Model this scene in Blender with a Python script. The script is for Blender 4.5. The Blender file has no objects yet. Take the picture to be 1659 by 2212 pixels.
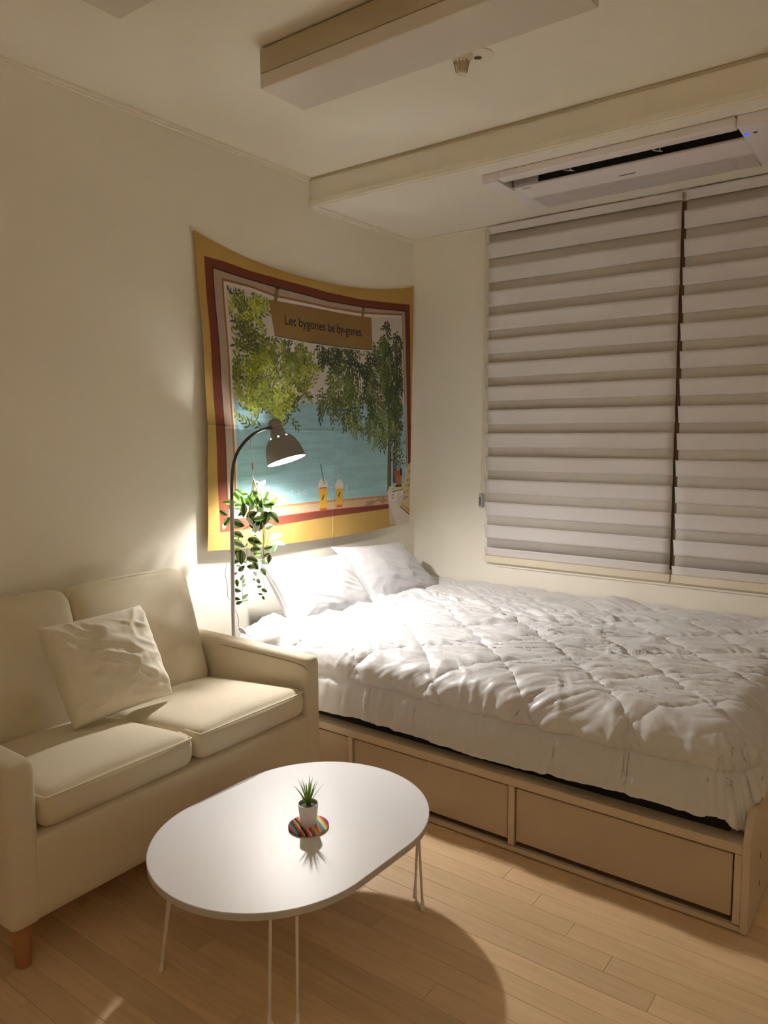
import bpy, bmesh, math, random
import numpy as np
from mathutils import Vector, Matrix

random.seed(7)
PI = math.pi
sc = bpy.context.scene
C = bpy.context.scene.collection

# ------------------------------------------------------------------ camera
yaw, pit, rol = 0.637999439, -0.106731998, -0.00659307629
fw = Vector((-math.sin(yaw)*math.cos(pit), math.cos(yaw)*math.cos(pit), math.sin(pit)))
rt = Vector((math.cos(yaw), math.sin(yaw), 0))
up = rt.cross(fw)
r2 = rt*math.cos(rol) + up*math.sin(rol)
u2 = -rt*math.sin(rol) + up*math.cos(rol)
cam = bpy.data.objects.new('camera', bpy.data.cameras.new('camera'))
C.objects.link(cam)
M = Matrix((r2, u2, -fw)).transposed().to_4x4()
M.translation = Vector((0, 0, 1.3))
cam.matrix_world = M
cam.data.sensor_fit = 'HORIZONTAL'
cam.data.sensor_width = 36
cam.data.lens = 1625.93/1659*36
cam.data.clip_start = .05
sc.camera = cam

# ------------------------------------------------------------------ world, exposure
w = bpy.data.worlds.new('night'); sc.world = w
w.use_nodes = True
w.node_tree.nodes['Background'].inputs[0].default_value = (.010, .012, .018, 1)
w.node_tree.nodes['Background'].inputs[1].default_value = .3
sc.view_settings.view_transform = 'Standard'
sc.view_settings.look = 'None'
sc.view_settings.gamma = 1
sc.view_settings.exposure = 2.0
sc.view_settings.use_curve_mapping = False
sc.cycles.max_bounces = 16; sc.cycles.diffuse_bounces = 14; sc.cycles.glossy_bounces = 4; sc.cycles.transmission_bounces = 6
BULB = 620.0          # reading lamp bulb, emission strength
FILL = 1.9           # added fill lamp behind the camera, aimed at the ceiling for ambient glow, watts

def area(name, loc, size, watts, col):
    l = bpy.data.lights.new(name, 'AREA'); l.shape = 'DISK'; l.size = size; l.energy = watts; l.color = col
    o = bpy.data.objects.new(name, l); C.objects.link(o); o.location = loc
    return o
fill_lamp = area('fill_uplight', (.5, -1.1, 1.75), .16, FILL, (1, .90, .76)); fill_lamp.rotation_euler = (math.pi, 0, 0)  # added unseen source that lifts the room's ambient light

# ------------------------------------------------------------------ materials
def mat(name, col, rough=.6, **k):
    m = bpy.data.materials.new(name); m.use_nodes = True
    n = m.node_tree.nodes; l = m.node_tree.links; b = n['Principled BSDF']
    b.inputs['Base Color'].default_value = (*col, 1)
    b.inputs['Roughness'].default_value = rough
    if 'metal' in k: b.inputs['Metallic'].default_value = k['metal']
    if 'spec' in k: b.inputs['Specular IOR Level'].default_value = k['spec']
    if 'sheen' in k:
        b.inputs['Sheen Weight'].default_value = k['sheen']; b.inputs['Sheen Roughness'].default_value = .5
    if 'emit' in k:
        b.inputs['Emission Color'].default_value = (*k.get('ecol', col), 1)
        b.inputs['Emission Strength'].default_value = k['emit']
    if 'coat' in k: b.inputs['Coat Weight'].default_value = k['coat']; b.inputs['Coat Roughness'].default_value = .2
    if 'trans' in k: b.inputs['Transmission Weight'].default_value = k['trans']
    if 'bump' in k:
        sc_, st, scale3 = k['bump']
        tc = n.new('ShaderNodeTexCoord'); mp = n.new('ShaderNodeMapping'); nz = n.new('ShaderNodeTexNoise'); bp = n.new('ShaderNodeBump')
        mp.inputs['Scale'].default_value = scale3
        nz.inputs['Scale'].default_value = sc_; nz.inputs['Detail'].default_value = 4
        bp.inputs['Strength'].default_value = st; bp.inputs['Distance'].default_value = .002
        l.new(tc.outputs['Object'], mp.inputs[0]); l.new(mp.outputs[0], nz.inputs['Vector'])
        l.new(nz.outputs['Fac'], bp.inputs['Height']); l.new(bp.outputs[0], b.inputs['Normal'])
    if 'vary' in k:
        c2, s = k['vary']
        tc = n.new('ShaderNodeTexCoord'); nz = n.new('ShaderNodeTexNoise'); rp = n.new('ShaderNodeValToRGB')
        nz.inputs['Scale'].default_value = s; nz.inputs['Detail'].default_value = 3
        rp.color_ramp.elements[0].position = .35; rp.color_ramp.elements[1].position = .65
        rp.color_ramp.elements[0].color = (*c2, 1); rp.color_ramp.elements[1].color = (*col, 1)
        l.new(tc.outputs['Object'], nz.inputs['Vector']); l.new(nz.outputs['Fac'], rp.inputs[0]); l.new(rp.outputs[0], b.inputs['Base Color'])
    return m

ONE = (1, 1, 1)
m_wall = mat('wallpaper', (.84, .81, .72), .75, bump=(260, .12, ONE))
m_ceil = mat('ceiling_paper', (.86, .82, .72), .8, bump=(180, .1, ONE))
m_trim = mat('trim_white', (.86, .82, .72), .5)
m_sofa = mat('cream_linen', (.66, .59, .45), .85, sheen=.25, bump=(900, .25, (1, 1, 1)))
m_pipe = mat('cream_piping', (.78, .71, .54), .8)
m_stitch = mat('brown_stitch', (.16, .11, .06), .8)
m_cush = mat('ivory_cotton', (.76, .71, .60), .8, sheen=.2, bump=(500, .3, (1, 1, .3)))
m_white = mat('white_cotton', (.50, .50, .515), .55, sheen=.3, bump=(120, .15, ONE))
m_duvet = mat('white_microfibre', (.67, .67, .70), .42, sheen=.35, bump=(60, .35, (1, 1.6, 1)))
m_bed = mat('cream_board', (.62, .51, .38), .5, bump=(40, .06, (1, 12, 12)))
m_draw = mat('taupe_drawer', (.52, .41, .30), .55)
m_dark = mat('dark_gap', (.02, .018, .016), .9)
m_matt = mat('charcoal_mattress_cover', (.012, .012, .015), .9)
m_table = mat('white_laminate', (.73, .74, .78), .42, bump=(30, .02, ONE))
m_tedge = mat('table_edge_band', (.52, .50, .48), .5)
m_rod = mat('white_painted_rod', (.78, .72, .66), .35)
m_clear = mat('clear_plastic_foot', (.85, .82, .8), .15, spec=.8)
m_silver = mat('silver_lacquer', (.27, .27, .265), .38, metal=.35)
m_chrome = mat('silver_pole', (.55, .54, .53), .3, metal=.85)
m_darkst = mat('dark_steel_neck', (.10, .095, .09), .3, metal=.8)
m_inner = mat('white_reflector', (.95, .95, .93), .4)
m_bulb = mat('bulb_glow', (1, .93, .84), .5, emit=BULB, ecol=(1, .955, .90))
m_cord = mat('white_cable', (.75, .73, .70), .5)
m_wood = mat('leg_wood', (.42, .20, .085), .4, bump=(30, .1, (1, 1, .1)))
m_blind = mat('blind_fabric', (.74, .71, .71), .8, bump=(500, .15, ONE))
m_sheer = mat('blind_sheer', (.66, .62, .58), .85, bump=(500, .2, ONE))
m_rail = mat('blind_rail', (.76, .68, .54), .5)
m_ac = mat('ac_plastic', (.82, .78, .81), .4)
m_acgrey = mat('ac_grille', (.58, .53, .53), .6)
m_black = mat('black_interior', (.008, .007, .006), .8)
m_led = mat('blue_led', (.01, .03, .9), .4, emit=.55, ecol=(.01, .05, 1))
m_mark = mat('dark_print', (.05, .045, .06), .6)
m_lfix = mat('lamp_acrylic', (.70, .65, .57), .5)
m_lmet = mat('lamp_metal', (.52, .45, .30), .5)
m_pot = mat('white_ceramic', (.78, .74, .72), .35)
m_soil = mat('grey_gravel', (.06, .06, .055), .9, vary=((.25, .26, .24), 220))
m_moss = mat('black_moss_ball', (.012, .014, .01), .9, bump=(90, 1, ONE))
m_rope = mat('jute_rope', (.55, .42, .24), .9)
m_stem = mat('vine_stem', (.40, .42, .28), .6)
m_glass = mat('night_glass', (.02, .02, .025), .05, spec=.6)
m_frame = mat('window_frame', (.16, .10, .05), .5)
m_text = mat('navy_print', (.006, .005, .022), .7)
m_faint = mat('white_print', (.46, .60, .62), .8)
m_pin = mat('clear_pin', (.6, .58, .52), .3)
m_ivory = mat('cloth_edge', (.72, .55, .28), .9)

def leafmat(name, dark, light):
    m = mat(name, dark, .38)
    n = m.node_tree.nodes; l = m.node_tree.links
    tc = n.new('ShaderNodeTexCoord'); sp = n.new('ShaderNodeSeparateXYZ'); ab = n.new('ShaderNodeMath'); rp = n.new('ShaderNodeValToRGB')
    ab.operation = 'ABSOLUTE'
    l.new(tc.outputs['Object'], sp.inputs[0]); l.new(sp.outputs[1], ab.inputs[0])
    l.new(ab.outputs[0], rp.inputs[0]); l.new(rp.outputs[0], n['Principled BSDF'].inputs['Base Color'])
    e = rp.color_ramp.elements
    e[0].position = 0; e[0].color = (*dark, 1); e[1].position = .10; e[1].color = (*dark, 1)
    a = e.new(.14); a.color = (*light, 1); b = e.new(.24); b.color = (*light, 1); c = e.new(.28); c.color = (*dark, 1)
    return m
def translucent(m, fac):
    n = m.node_tree.nodes; l = m.node_tree.links; b = n['Principled BSDF']; out = n['Material Output']
    tr = n.new('ShaderNodeBsdfTranslucent'); mx = n.new('ShaderNodeMixShader'); mx.inputs[0].default_value = fac
    src = b.inputs['Base Color'].links[0].from_socket
    l.new(src, tr.inputs[0]); l.new(b.outputs[0], mx.inputs[1]); l.new(tr.outputs[0], mx.inputs[2]); l.new(mx.outputs[0], out.inputs['Surface'])
LM = [leafmat('leaf_dark', (.022, .05, .014), (.20, .26, .09)),
      leafmat('leaf_bright', (.10, .30, .03), (.50, .68, .22)),
      leafmat('leaf_pale', (.40, .60, .42), (.72, .84, .72)),
      leafmat('leaf_white', (.62, .76, .64), (.84, .90, .84))]
m_grass = mat('grass_blade', (.30, .46, .05), .45, vary=((.10, .22, .03), 60))

for m_ in LM+[m_grass]: translucent(m_, .35)

# wood planks
m_plank = mat('maple_plank', (.62, .42, .24), .42)
def _plank():
    n = m_plank.node_tree.nodes; l = m_plank.node_tree.links; b = n['Principled BSDF']
    tc = n.new('ShaderNodeTexCoord'); oi = n.new('ShaderNodeObjectInfo'); ad = n.new('ShaderNodeVectorMath'); ad.operation = 'ADD'
    cm = n.new('ShaderNodeCombineXYZ'); ml = n.new('ShaderNodeMath'); ml.operation = 'MULTIPLY'; ml.inputs[1].default_value = 37
    mp = n.new('ShaderNodeMapping'); mp.inputs['Scale'].default_value = (2.2, 30, 30)
    nz = n.new('ShaderNodeTexNoise'); nz.inputs['Scale'].default_value = 1.6; nz.inputs['Detail'].default_value = 6; nz.inputs['Distortion'].default_value = 1.2
    rp = n.new('ShaderNodeValToRGB'); e = rp.color_ramp.elements
    e[0].position = .3; e[0].color = (.65, .465, .275, 1); e[1].position = .72; e[1].color = (.75, .55, .34, 1)
    hs = n.new('ShaderNodeHueSaturation'); mr = n.new('ShaderNodeMapRange'); mr.inputs['To Min'].default_value = .90; mr.inputs['To Max'].default_value = 1.10
    l.new(oi.outputs['Random'], ml.inputs[0]); l.new(ml.outputs[0], cm.inputs[0]); l.new(ml.outputs[0], cm.inputs[1])
    l.new(tc.outputs['Object'], ad.inputs[0]); l.new(cm.outputs[0], ad.inputs[1]); l.new(ad.outputs[0], mp.inputs[0]); l.new(mp.outputs[0], nz.inputs['Vector'])
    l.new(nz.outputs['Fac'], rp.inputs[0]); l.new(rp.outputs[0], hs.inputs['Color']); l.new(oi.outputs['Random'], mr.inputs['Value']); l.new(mr.outputs[0], hs.inputs['Value'])
    l.new(hs.outputs[0], b.inputs['Base Color'])
_plank()
m_sub = mat('dark_joint', (.17, .10, .05), .9)  # dark brown base that shows in the plank joints

# ------------------------------------------------------------------ helpers
def tag(o, label=None, cat=None, group=None, kind=None):
    if label: o['label'] = label
    if cat: o['category'] = cat
    if group: o['group'] = group
    if kind: o['kind'] = kind
    return o
def empty(name, loc, label, cat, group=None):
    o = bpy.data.objects.new(name, None); C.objects.link(o); o.location = loc; o.empty_display_size = .05
    return tag(o, label, cat, group)
def link(name, me, mats, parent=None, smooth=False, loc=None):
    if not isinstance(mats, (list, tuple)): mats = [mats]
    for m in mats: me.materials.append(m)
    if smooth:
        for p in me.polygons: p.use_smooth = True
    o = bpy.data.objects.new(name, me); C.objects.link(o)
    if loc is not None: o.location = loc
    if parent is not None:
        o.parent = parent
    return o
def W2L(o_parent):
    """world offset of a parent whose rotation is zero"""
    v = Vector((0, 0, 0)); p = o_parent
    while p is not None: v += p.location; p = p.parent
    return v
def fin(name, bm, mats, parent=None, smooth=False, angle=None):
    """bm is in world coordinates; the object is placed at its own centre"""
    me = bpy.data.meshes.new(name)
    vs = [v.co for v in bm.verts]
    c = Vector((sum(v.x for v in vs), sum(v.y for v in vs), sum(v.z for v in vs)))/max(1, len(vs))
    bmesh.ops.translate(bm, verts=bm.verts, vec=-c)
    bmesh.ops.recalc_face_normals(bm, faces=bm.faces)
    bm.to_mesh(me); bm.free()
    o = link(name, me, mats, parent, smooth)
    o.location = c - (W2L(parent) if parent is not None else Vector())
    if angle is not None:
        me.set_sharp_from_angle(angle=math.radians(angle))
    return o
def box(bm, x0, x1, y0, y1, z0, z1, bev=0, seg=2, mi=0):
    r = bmesh.ops.create_cube(bm, size=1)
    vs = r['verts']
    for v in vs:
        v.co = Vector(((x0+x1)/2 + v.co.x*(x1-x0), (y0+y1)/2 + v.co.y*(y1-y0), (z0+z1)/2 + v.co.z*(z1-z0)))
    fs = set(f for v in vs for f in v.link_faces)
    for f in fs: f.material_index = mi
    if bev:
        es = list(set(e for v in vs for e in v.link_edges))
        bmesh.ops.bevel(bm, geom=es, offset=bev, segments=seg, affect='EDGES', profile=.6)
def bx(name, b, mats, parent=None, bev=0, seg=2):
    bm = bmesh.new(); box(bm, *b, bev=bev, seg=seg)
    return fin(name, bm, mats, parent, smooth=bool(bev), angle=35 if bev else None)
def tube(bm, pts, r, n=10, mi=0, caps=True):
    pts = [Vector(p) for p in pts]
    rs = r if isinstance(r, (list, tuple)) else [r]*len(pts)
    rings = []
    T0 = None; N = None
    for i, p in enumerate(pts):
        if i == 0: t = pts[1]-pts[0]
        elif i == len(pts)-1: t = pts[-1]-pts[-2]
        else: t = (pts[i+1]-pts[i-1])
        t.normalize()
        if N is None:
            a = Vector((0, 0, 1)) if abs(t.z) < .9 else Vector((1, 0, 0))
            N = t.cross(a).normalized()
        else:
            N = (N - t*N.dot(t)).normalized()
        B = t.cross(N)
        rings.append([bm.verts.new(p + (N*math.cos(2*PI*k/n) + B*math.sin(2*PI*k/n))*rs[i]) for k in range(n)])
    for a, b in zip(rings, rings[1:]):
        for k in range(n):
            f = bm.faces.new((a[k], a[(k+1) % n], b[(k+1) % n], b[k])); f.material_index = mi
    if caps:
        bm.faces.new(rings[0][::-1]).material_index = mi; bm.faces.new(rings[-1]).material_index = mi
def lathe(bm, prof, org, axis, n=32, mi=0, skip=None):
    """prof: (distance along axis, radius)"""
    axis = Vector(axis).normalized(); org = Vector(org)
    a = Vector((0, 0, 1)) if abs(axis.z) < .9 else Vector((1, 0, 0))
    N = axis.cross(a).normalized(); B = axis.cross(N)
    rings = []
    for s, r in prof:
        if r < 1e-6: rings.append([bm.verts.new(org+axis*s)]*n)
        else: rings.append([bm.verts.new(org+axis*s+(N*math.cos(2*PI*k/n)+B*math.sin(2*PI*k/n))*r) for k in range(n)])
    for i, (a_, b_) in enumerate(zip(rings, rings[1:])):
        for k in range(n):
            if skip and skip(i, k): continue
            vs = []
            for v in (a_[k], a_[(k+1) % n], b_[(k+1) % n], b_[k]):
                if v not in vs: vs.append(v)
            if len(vs) > 2:
                f = bm.faces.new(vs); f.material_index = mi
def smooth_pts(pts, k=6):
    pts = [Vector(p) for p in pts]; out = []
    P = [pts[0]*2-pts[1]] + pts + [pts[-1]*2-pts[-2]]
    for i in range(1, len(P)-2):
        for j in range(k):
            t = j/k
            out.append(.5*((2*P[i]) + (P[i+1]-P[i-1])*t + (2*P[i-1]-5*P[i]+4*P[i+1]-P[i+2])*t*t + (3*P[i]-P[i-1]-3*P[i+1]+P[i+2])*t**3))
    out.append(pts[-1]); return out
def grid_mesh(name, X, Y, Z, uv=None):
    """open grid from numpy arrays of shape (n, m)"""
    n, m = X.shape
    me = bpy.data.meshes.new(name)
    co = np.stack([X, Y, Z], -1).reshape(-1, 3).astype('f4')
    idx = np.arange(n*m).reshape(n, m)
    q = np.stack([idx[:-1, :-1], idx[1:, :-1], idx[1:, 1:], idx[:-1, 1:]], -1).reshape(-1, 4)
    me.vertices.add(len(co)); me.vertices.foreach_set('co', co.ravel())
    me.loops.add(q.size); me.loops.foreach_set('vertex_index', q.ravel().astype('i4'))
    me.polygons.add(len(q)); me.polygons.foreach_set('loop_start', np.arange(0, q.size, 4, dtype='i4'))
    me.polygons.foreach_set('loop_total', np.full(len(q), 4, dtype='i4'))
    me.update(calc_edges=True); me.validate()
    return me
# vectorised value noise
_rng = np.random.RandomState(11)
_T = _rng.rand(256, 256)
def vnoise(x, y):
    xi = np.floor(x).astype(int); yi = np.floor(y).astype(int)
    fx = x-xi; fy = y-yi
    fx = fx*fx*fx*(fx*(fx*6-15)+10); fy = fy*fy*fy*(fy*(fy*6-15)+10)
    a = _T[xi % 256, yi % 256]; b = _T[(xi+1) % 256, yi % 256]; c = _T[xi % 256, (yi+1) % 256]; d = _T[(xi+1) % 256, (yi+1) % 256]
    return (a*(1-fx)+b*fx)*(1-fy)+(c*(1-fx)+d*fx)*fy
def fbm(x, y, o=3):
    s = 0; a = 1; t = 0
    for i in range(o):
        s = s+a*vnoise(x*2**i+17*i, y*2**i+31*i); t += a; a *= .5
    return s/t
def ridge(x, y): return np.clip(1.05-np.sqrt((2*vnoise(x, y)-1)**2+.0035), 0, 1)
def rbox(name, x0, x1, y0, y1, z0, z1, r, mats, parent, n=14, puff=(0, 0, 0), lean=0.0, wrinkle=0.0, seed=0, tilt=0.0):
    """upholstered block: rounded edges, crowned faces; lean shifts x with height"""
    c = Vector(((x0+x1)/2, (y0+y1)/2, (z0+z1)/2)); h = Vector(((x1-x0)/2, (y1-y0)/2, (z1-z0)/2))
    bm = bmesh.new(); bmesh.ops.create_cube(bm, size=2)
    bmesh.ops.subdivide_edges(bm, edges=bm.edges, cuts=n, use_grid_fill=True)
    for v in bm.verts:
        u = v.co.copy()
        # pull grid lines toward the edges so that the rounding is well resolved
        u = Vector([math.copysign(1-(1-abs(a))**1.5, a) for a in u])
        p = Vector([u[i]*h[i] for i in range(3)])
        rr = min(r, min(h)*.98)
        q = Vector([max(-h[i]+rr, min(h[i]-rr, p[i])) for i in range(3)])
        d = p-q
        if d.length > 1e-9: p = q + d.normalized()*rr
        fx, fy, fz = 1-u.x**2, 1-u.y**2, 1-u.z**2
        p.x += math.copysign(1, u.x)*puff[0]*max(0, fy*fz)*abs(u.x)**3
        p.y += math.copysign(1, u.y)*puff[1]*max(0, fx*fz)*abs(u.y)**3
        p.z += math.copysign(1, u.z)*puff[2]*max(0, fx*fy)*abs(u.z)**3
        p.x -= lean*(p.z+h.z)
        if tilt and p.z > 0: p.z += tilt*(p.x-h.x)
        if wrinkle:
            w_ = float(fbm(np.array((c.x+p.x)*7+seed), np.array((c.y+p.y)*7+(c.z+p.z)*5), 3))-.5
            p += u.normalized()*wrinkle*w_
        v.co = c+p
    return fin(name, bm, mats, parent, smooth=True)

XL, YB, H = -2.4, 3.523, 2.452          # left wall, window wall, ceiling
XR, YF = 1.15, -1.5
YBEAM, ZS = 2.685, 2.333                # lowered ceiling strip over the bed

# ------------------------------------------------------------------ room
fl = bx('floor', (XL-.1, XR+.1, YF-.1, YB+.1, -.12, -.0030), m_sub); tag(fl, kind='structure')
def plank_mesh(L, wd):
    bm = bmesh.new(); box(bm, 0, L, 0, wd, -.0035, 0)
    top = [e for e in bm.edges if all(v.co.z > -.001 for v in e.verts)]
    bmesh.ops.bevel(bm, geom=top, offset=.0006, segments=1, affect='EDGES')
    me = bpy.data.meshes.new('plank'); bm.to_mesh(me); bm.free(); me.materials.append(m_plank); return me
PL, PW = .9275, .0667
pm = plank_mesh(PL-.0006, PW-.0007)
big = bmesh.new()
rows = range(-60, 50)
for k in rows:
    y0 = 1.733+k*PW
    if y0 < YF-PW or y0 > YB: continue
    xs = (-.711-.125*k-(.125 if False else 0)) % PL
    x = xs-5*PL
    while x < XR:
        if x+PL > XL:
            vis = .25 < y0 < 2.05 and x < .35 and x+PL > -2.35 and x > -3.2
            if vis and x >= XL and x+PL < XR:
                o = bpy.data.objects.new('plank', pm); C.objects.link(o); o.parent = fl
                o.location = Vector((x, y0, 0)) - fl.location
            elif vis:
                a, b = max(x, XL), min(x+PL, XR)
                o = bpy.data.objects.new('plank', plank_mesh(b-a-.0006, PW-.0007)); C.objects.link(o); o.parent = fl
                o.location = Vector((a, y0, 0)) - fl.location
            else:
                a, b = max(x, XL), min(x+PL, XR)
                if b-a > .01: box(big, a, b-.0006, y0, y0+PW-.0007, -.0035, 0)
        x += PL
o = fin('planks_beyond', big, m_plank, fl); tag(o, kind='stuff')

tag(bx('wall_left', (XL-.12, XL, YF, YB+.12, -.1, H), m_wall), kind='structure')
tag(bx('wall_right', (XR, XR+.12, YF, YB+.12, -.1, H), m_wall), kind='structure')
tag(bx('wall_front', (XL-.12, XR+.12, YF-.12, YF, -.1, H), m_wall), kind='structure')
WX0, WX1, WZ0, WZ1 = -1.90, .12, .66, 2.29
bm = bmesh.new()
for b in ((XL, WX0, YB, YB+.16, -.1, H), (WX1, XR, YB, YB+.16, -.1, H), (WX0, WX1, YB, YB+.16, -.1, WZ0), (WX0, WX1, YB, YB+.16, WZ1, H)): box(bm, *b)
tag(fin('wall_back', bm, m_wall), kind='structure')
tag(bx('ceiling', (XL-.12, XR+.12, YF-.12, YBEAM, H, H+.12), m_ceil), kind='structure')
tag(bx('trim_1', (XL, XR, YBEAM, YB+.16, ZS, H+.12), m_ceil), 'lowered ceiling strip over the bed', kind='structure')
# mouldings
def prof_x(name, x0, x1, boxes, m=m_trim):
    bm = bmesh.new()
    for (y0, y1, z0, z1) in boxes: box(bm, x0, x1, y0, y1, z0, z1, bev=.0012, seg=1)
    return tag(fin(name, bm, m), kind='structure')
def prof_y(name, y0, y1, boxes, m=m_trim):
    bm = bmesh.new()
    for (x0, x1, z0, z1) in boxes: box(bm, x0, x1, y0, y1, z0, z1, bev=.0012, seg=1)
    return tag(fin(name, bm, m), kind='structure')
prof_y('trim_2', YF, YBEAM-.010, [(XL, XL+.016, H-.012, H), (XL, XL+.008, H-.019, H-.012)])
prof_x('trim_3', XL+.002, XR, [(YBEAM-.012, YBEAM-.001, ZS-.006, ZS+.017), (YBEAM-.006, YBEAM+.014, ZS-.012, ZS-.002)])
prof_y('trim_4', YBEAM+.014, YB, [(XL, XL+.022, ZS-.010, ZS-.001), (XL, XL+.010, ZS-.016, ZS-.010)])
prof_x('trim_5', XL+.022, XR, [(YB-.024, YB, ZS-.010, ZS-.001), (YB-.010, YB, ZS-.016, ZS-.010)])
prof_x('trim_6', XL+.004, XR, [(YBEAM-.006, YBEAM-.001, H-.012, H-.001)], m_lmet)

# window behind the blinds
win = bx('window_1', (WX0, WX1, YB+.03, YB+.035, WZ0, WZ1), m_glass); tag(win, kind='structure')
bm = bmesh.new()
for a, b in ((WX0, WX0+.05), (-.995, -.935), (WX1-.05, WX1)): box(bm, a, b, YB+.0, YB+.07, WZ0, WZ1, bev=.003, seg=1)
for a, b in ((WZ0, WZ0+.05), (WZ1-.05, WZ1)): box(bm, WX0+.05, WX1-.05, YB+.001, YB+.069, a, b)
fin('window_frame', bm, m_frame, win)
prof_x('trim_7', -1.865, WX1+.05, [(YB-.012, YB, .585, .594), (YB-.006, YB, .594, .602)])

# ------------------------------------------------------------------ blinds
def blind(x0, x1, label, off, seed):
    yb = YB-.024
    t = empty('roller_blind', ((x0+x1)/2, yb, .6), label, 'blind', 'striped roller blinds on the window')
    rng = random.Random(seed)
    def strip(name, z0, z1, y_of, m, sx0, sx1, n=24, mrows=6):
        u = np.linspace(0, 1, n)[:, None]*np.ones((1, mrows)); v = np.ones((n, 1))*np.linspace(0, 1, mrows)[None, :]
        ph = rng.random()*6
        X = sx0+(sx1-sx0)*u; Z = z0+(z1-z0)*v
        Y = y_of(u, v, ph)
        me = grid_mesh(name, X-t.location.x, Y-t.location.y, Z-t.location.z)
        o = link(name, me, m, t, smooth=True)
        s = o.modifiers.new('s', 'SOLIDIFY'); s.thickness = .0012; s.offset = 0
        return o
    strip('sheer_fabric', .64, 2.326, lambda u, v, p: yb+.014+0*u, m_sheer, x0+.003, x1-.003)
    P = .1198
    for k in range(-1, 14):
        zt = 2.245-P*k+off
        zb = zt-.0735
        zt = min(zt, 2.326)
        if k == 13: zb = .641
        dx = rng.uniform(-.0025, .0025)
        # the band bows toward the room; its upper edge stands furthest out
        strip('slat', zb, zt, lambda u, v, p: yb+.004-.016*v**1.5-.003*np.sin(2.3*PI*u+p)*v, m_blind, x0+dx, x1+dx)
    bm = bmesh.new(); box(bm, x0-.006, x1+.004, yb-.010, yb+.014, .606, .642, bev=.005, seg=3)
    fin('bottom_rail', bm, m_rail, t, smooth=True, angle=40)
    bm = bmesh.new(); box(bm, x0-.002, x1+.002, yb+.002, yb+.022, 2.319, 2.331, bev=.002, seg=1)
    fin('head_rail', bm, m_rail, t)
    return t
b1 = blind(-1.925, -.973, 'wide grey-white striped roller blind on the left, reaching the cord', 0, 1)
b2 = blind(-.958, .16, 'grey-white striped roller blind right of the dark vertical gap', -.004, 2)
bm = bmesh.new(); tube(bm, [(-1.936, YB-.03, 2.32), (-1.942, YB-.03, 1.6), (-1.950, YB-.03, .975)], .0016, 6)
tube(bm, [(-1.931, YB-.022, 2.32), (-1.937, YB-.022, 1.6), (-1.944, YB-.022, .975)], .0016, 6)
fin('pull_cord', bm, m_rail, b1)
bm = bmesh.new(); box(bm, -1.963, -1.939, YB-.040, YB-.018, .895, .972, bev=.0095, seg=4)
cw = fin('cord_weight', bm, m_white, b1, smooth=True, angle=50)
bm = bmesh.new(); box(bm, -1.9555, -1.9465, YB-.0412, YB-.0395, .908, .952)
fin('weight_label', bm, m_mark, cw)
def text_mesh(s, size, bold=0.0, extr=.0002):
    cu = bpy.data.curves.new('t', 'FONT'); cu.body = s; cu.size = size; cu.align_x = 'CENTER'; cu.align_y = 'CENTER'; cu.offset = bold; cu.extrude = extr; cu.resolution_u = 3
    o = bpy.data.objects.new('t', cu); C.objects.link(o)
    dg = bpy.context.evaluated_depsgraph_get()
    me = bpy.data.meshes.new_from_object(o.evaluated_get(dg)); bpy.data.objects.remove(o); me.materials.clear(); return me
bm = bmesh.new()
for k, hh in enumerate((.0030, .0018, .0024, .0018, .0026, .0018)):
    z_ = .946-.0062*k; box(bm, -1.951-hh/2, -1.951+hh/2, YB-.0417, YB-.0411, z_-.0040, z_-.0012)
tag(fin('weight_lettering', bm, m_white, b1), kind='stuff')

# ------------------------------------------------------------------ air conditioner
ac = empty('air_conditioner', (-1.04, 3.02, ZS), 'long white ceiling cassette air conditioner with a blue light above the blinds', 'air conditioner')
AX0, AX1, AY0, AY1, AZ = -1.575, -.50, 2.795, 3.275, 2.300
bm = bmesh.new()
box(bm, AX0+.075, AX1-.115, 2.948, AY1, AZ, ZS, bev=.004)             # intake panel body
fin('intake_panel', bm, m_ac, ac, smooth=True, angle=35)
bm = bmesh.new(); box(bm, AX0+.082, AX1-.120, 3.110, AY1-.012, AZ-.0035, AZ+.004, bev=.0015, seg=1)
ip = fin('filter_cover', bm, m_acgrey, ac)
bm = bmesh.new(); box(bm, AX0+.22, AX1-.20, 3.135, AY1-.03, AZ-.0050, AZ-.0030)
fin('filter_mesh', bm, m_acgrey, ac)
bm = bmesh.new(); box(bm, AX0, AX0+.074, AY0+.01, 2.965, AZ-.006, ZS, bev=.006); box(bm, AX0+.012, AX0+.074, 2.966, AY1, AZ+.004, ZS, bev=.005)
fin('end_cap', bm, m_ac, ac, smooth=True, angle=35)
bm = bmesh.new(); box(bm, AX1-.114, AX1, AY0+.01, AY1, AZ-.004, ZS, bev=.006)
ec = fin('end_cap', bm, m_ac, ac, smooth=True, angle=35)
bm = bmesh.new()
box(bm, AX0+.076, AX1-.116, AY0+.004, 2.853, AZ-.001, ZS, bev=.011, seg=4)
fin('front_flap', bm, m_ac, ac, smooth=True, angle=35)
bm = bmesh.new(); box(bm, AX0+.076, AX1-.116, 2.854, 2.947, AZ+.0315, ZS-.0005); box(bm, AX0+.076, AX1-.116, 2.938, 2.947, AZ+.006, AZ+.0315)
fin('outlet_slot', bm, m_black, ac)
bm = bmesh.new(); box(bm, AX0+.076, AX1-.116, 2.934, 2.947, AZ+.0005, AZ+.0055, bev=.002)
fin('outlet_lip', bm, m_acgrey, ac, smooth=True)
bm = bmesh.new(); box(bm, AX0+.082, AX0+.19, 2.930, 2.9375, AZ+.006, ZS-.002, bev=.001)
fin('louvre', bm, m_acgrey, ac)
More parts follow.
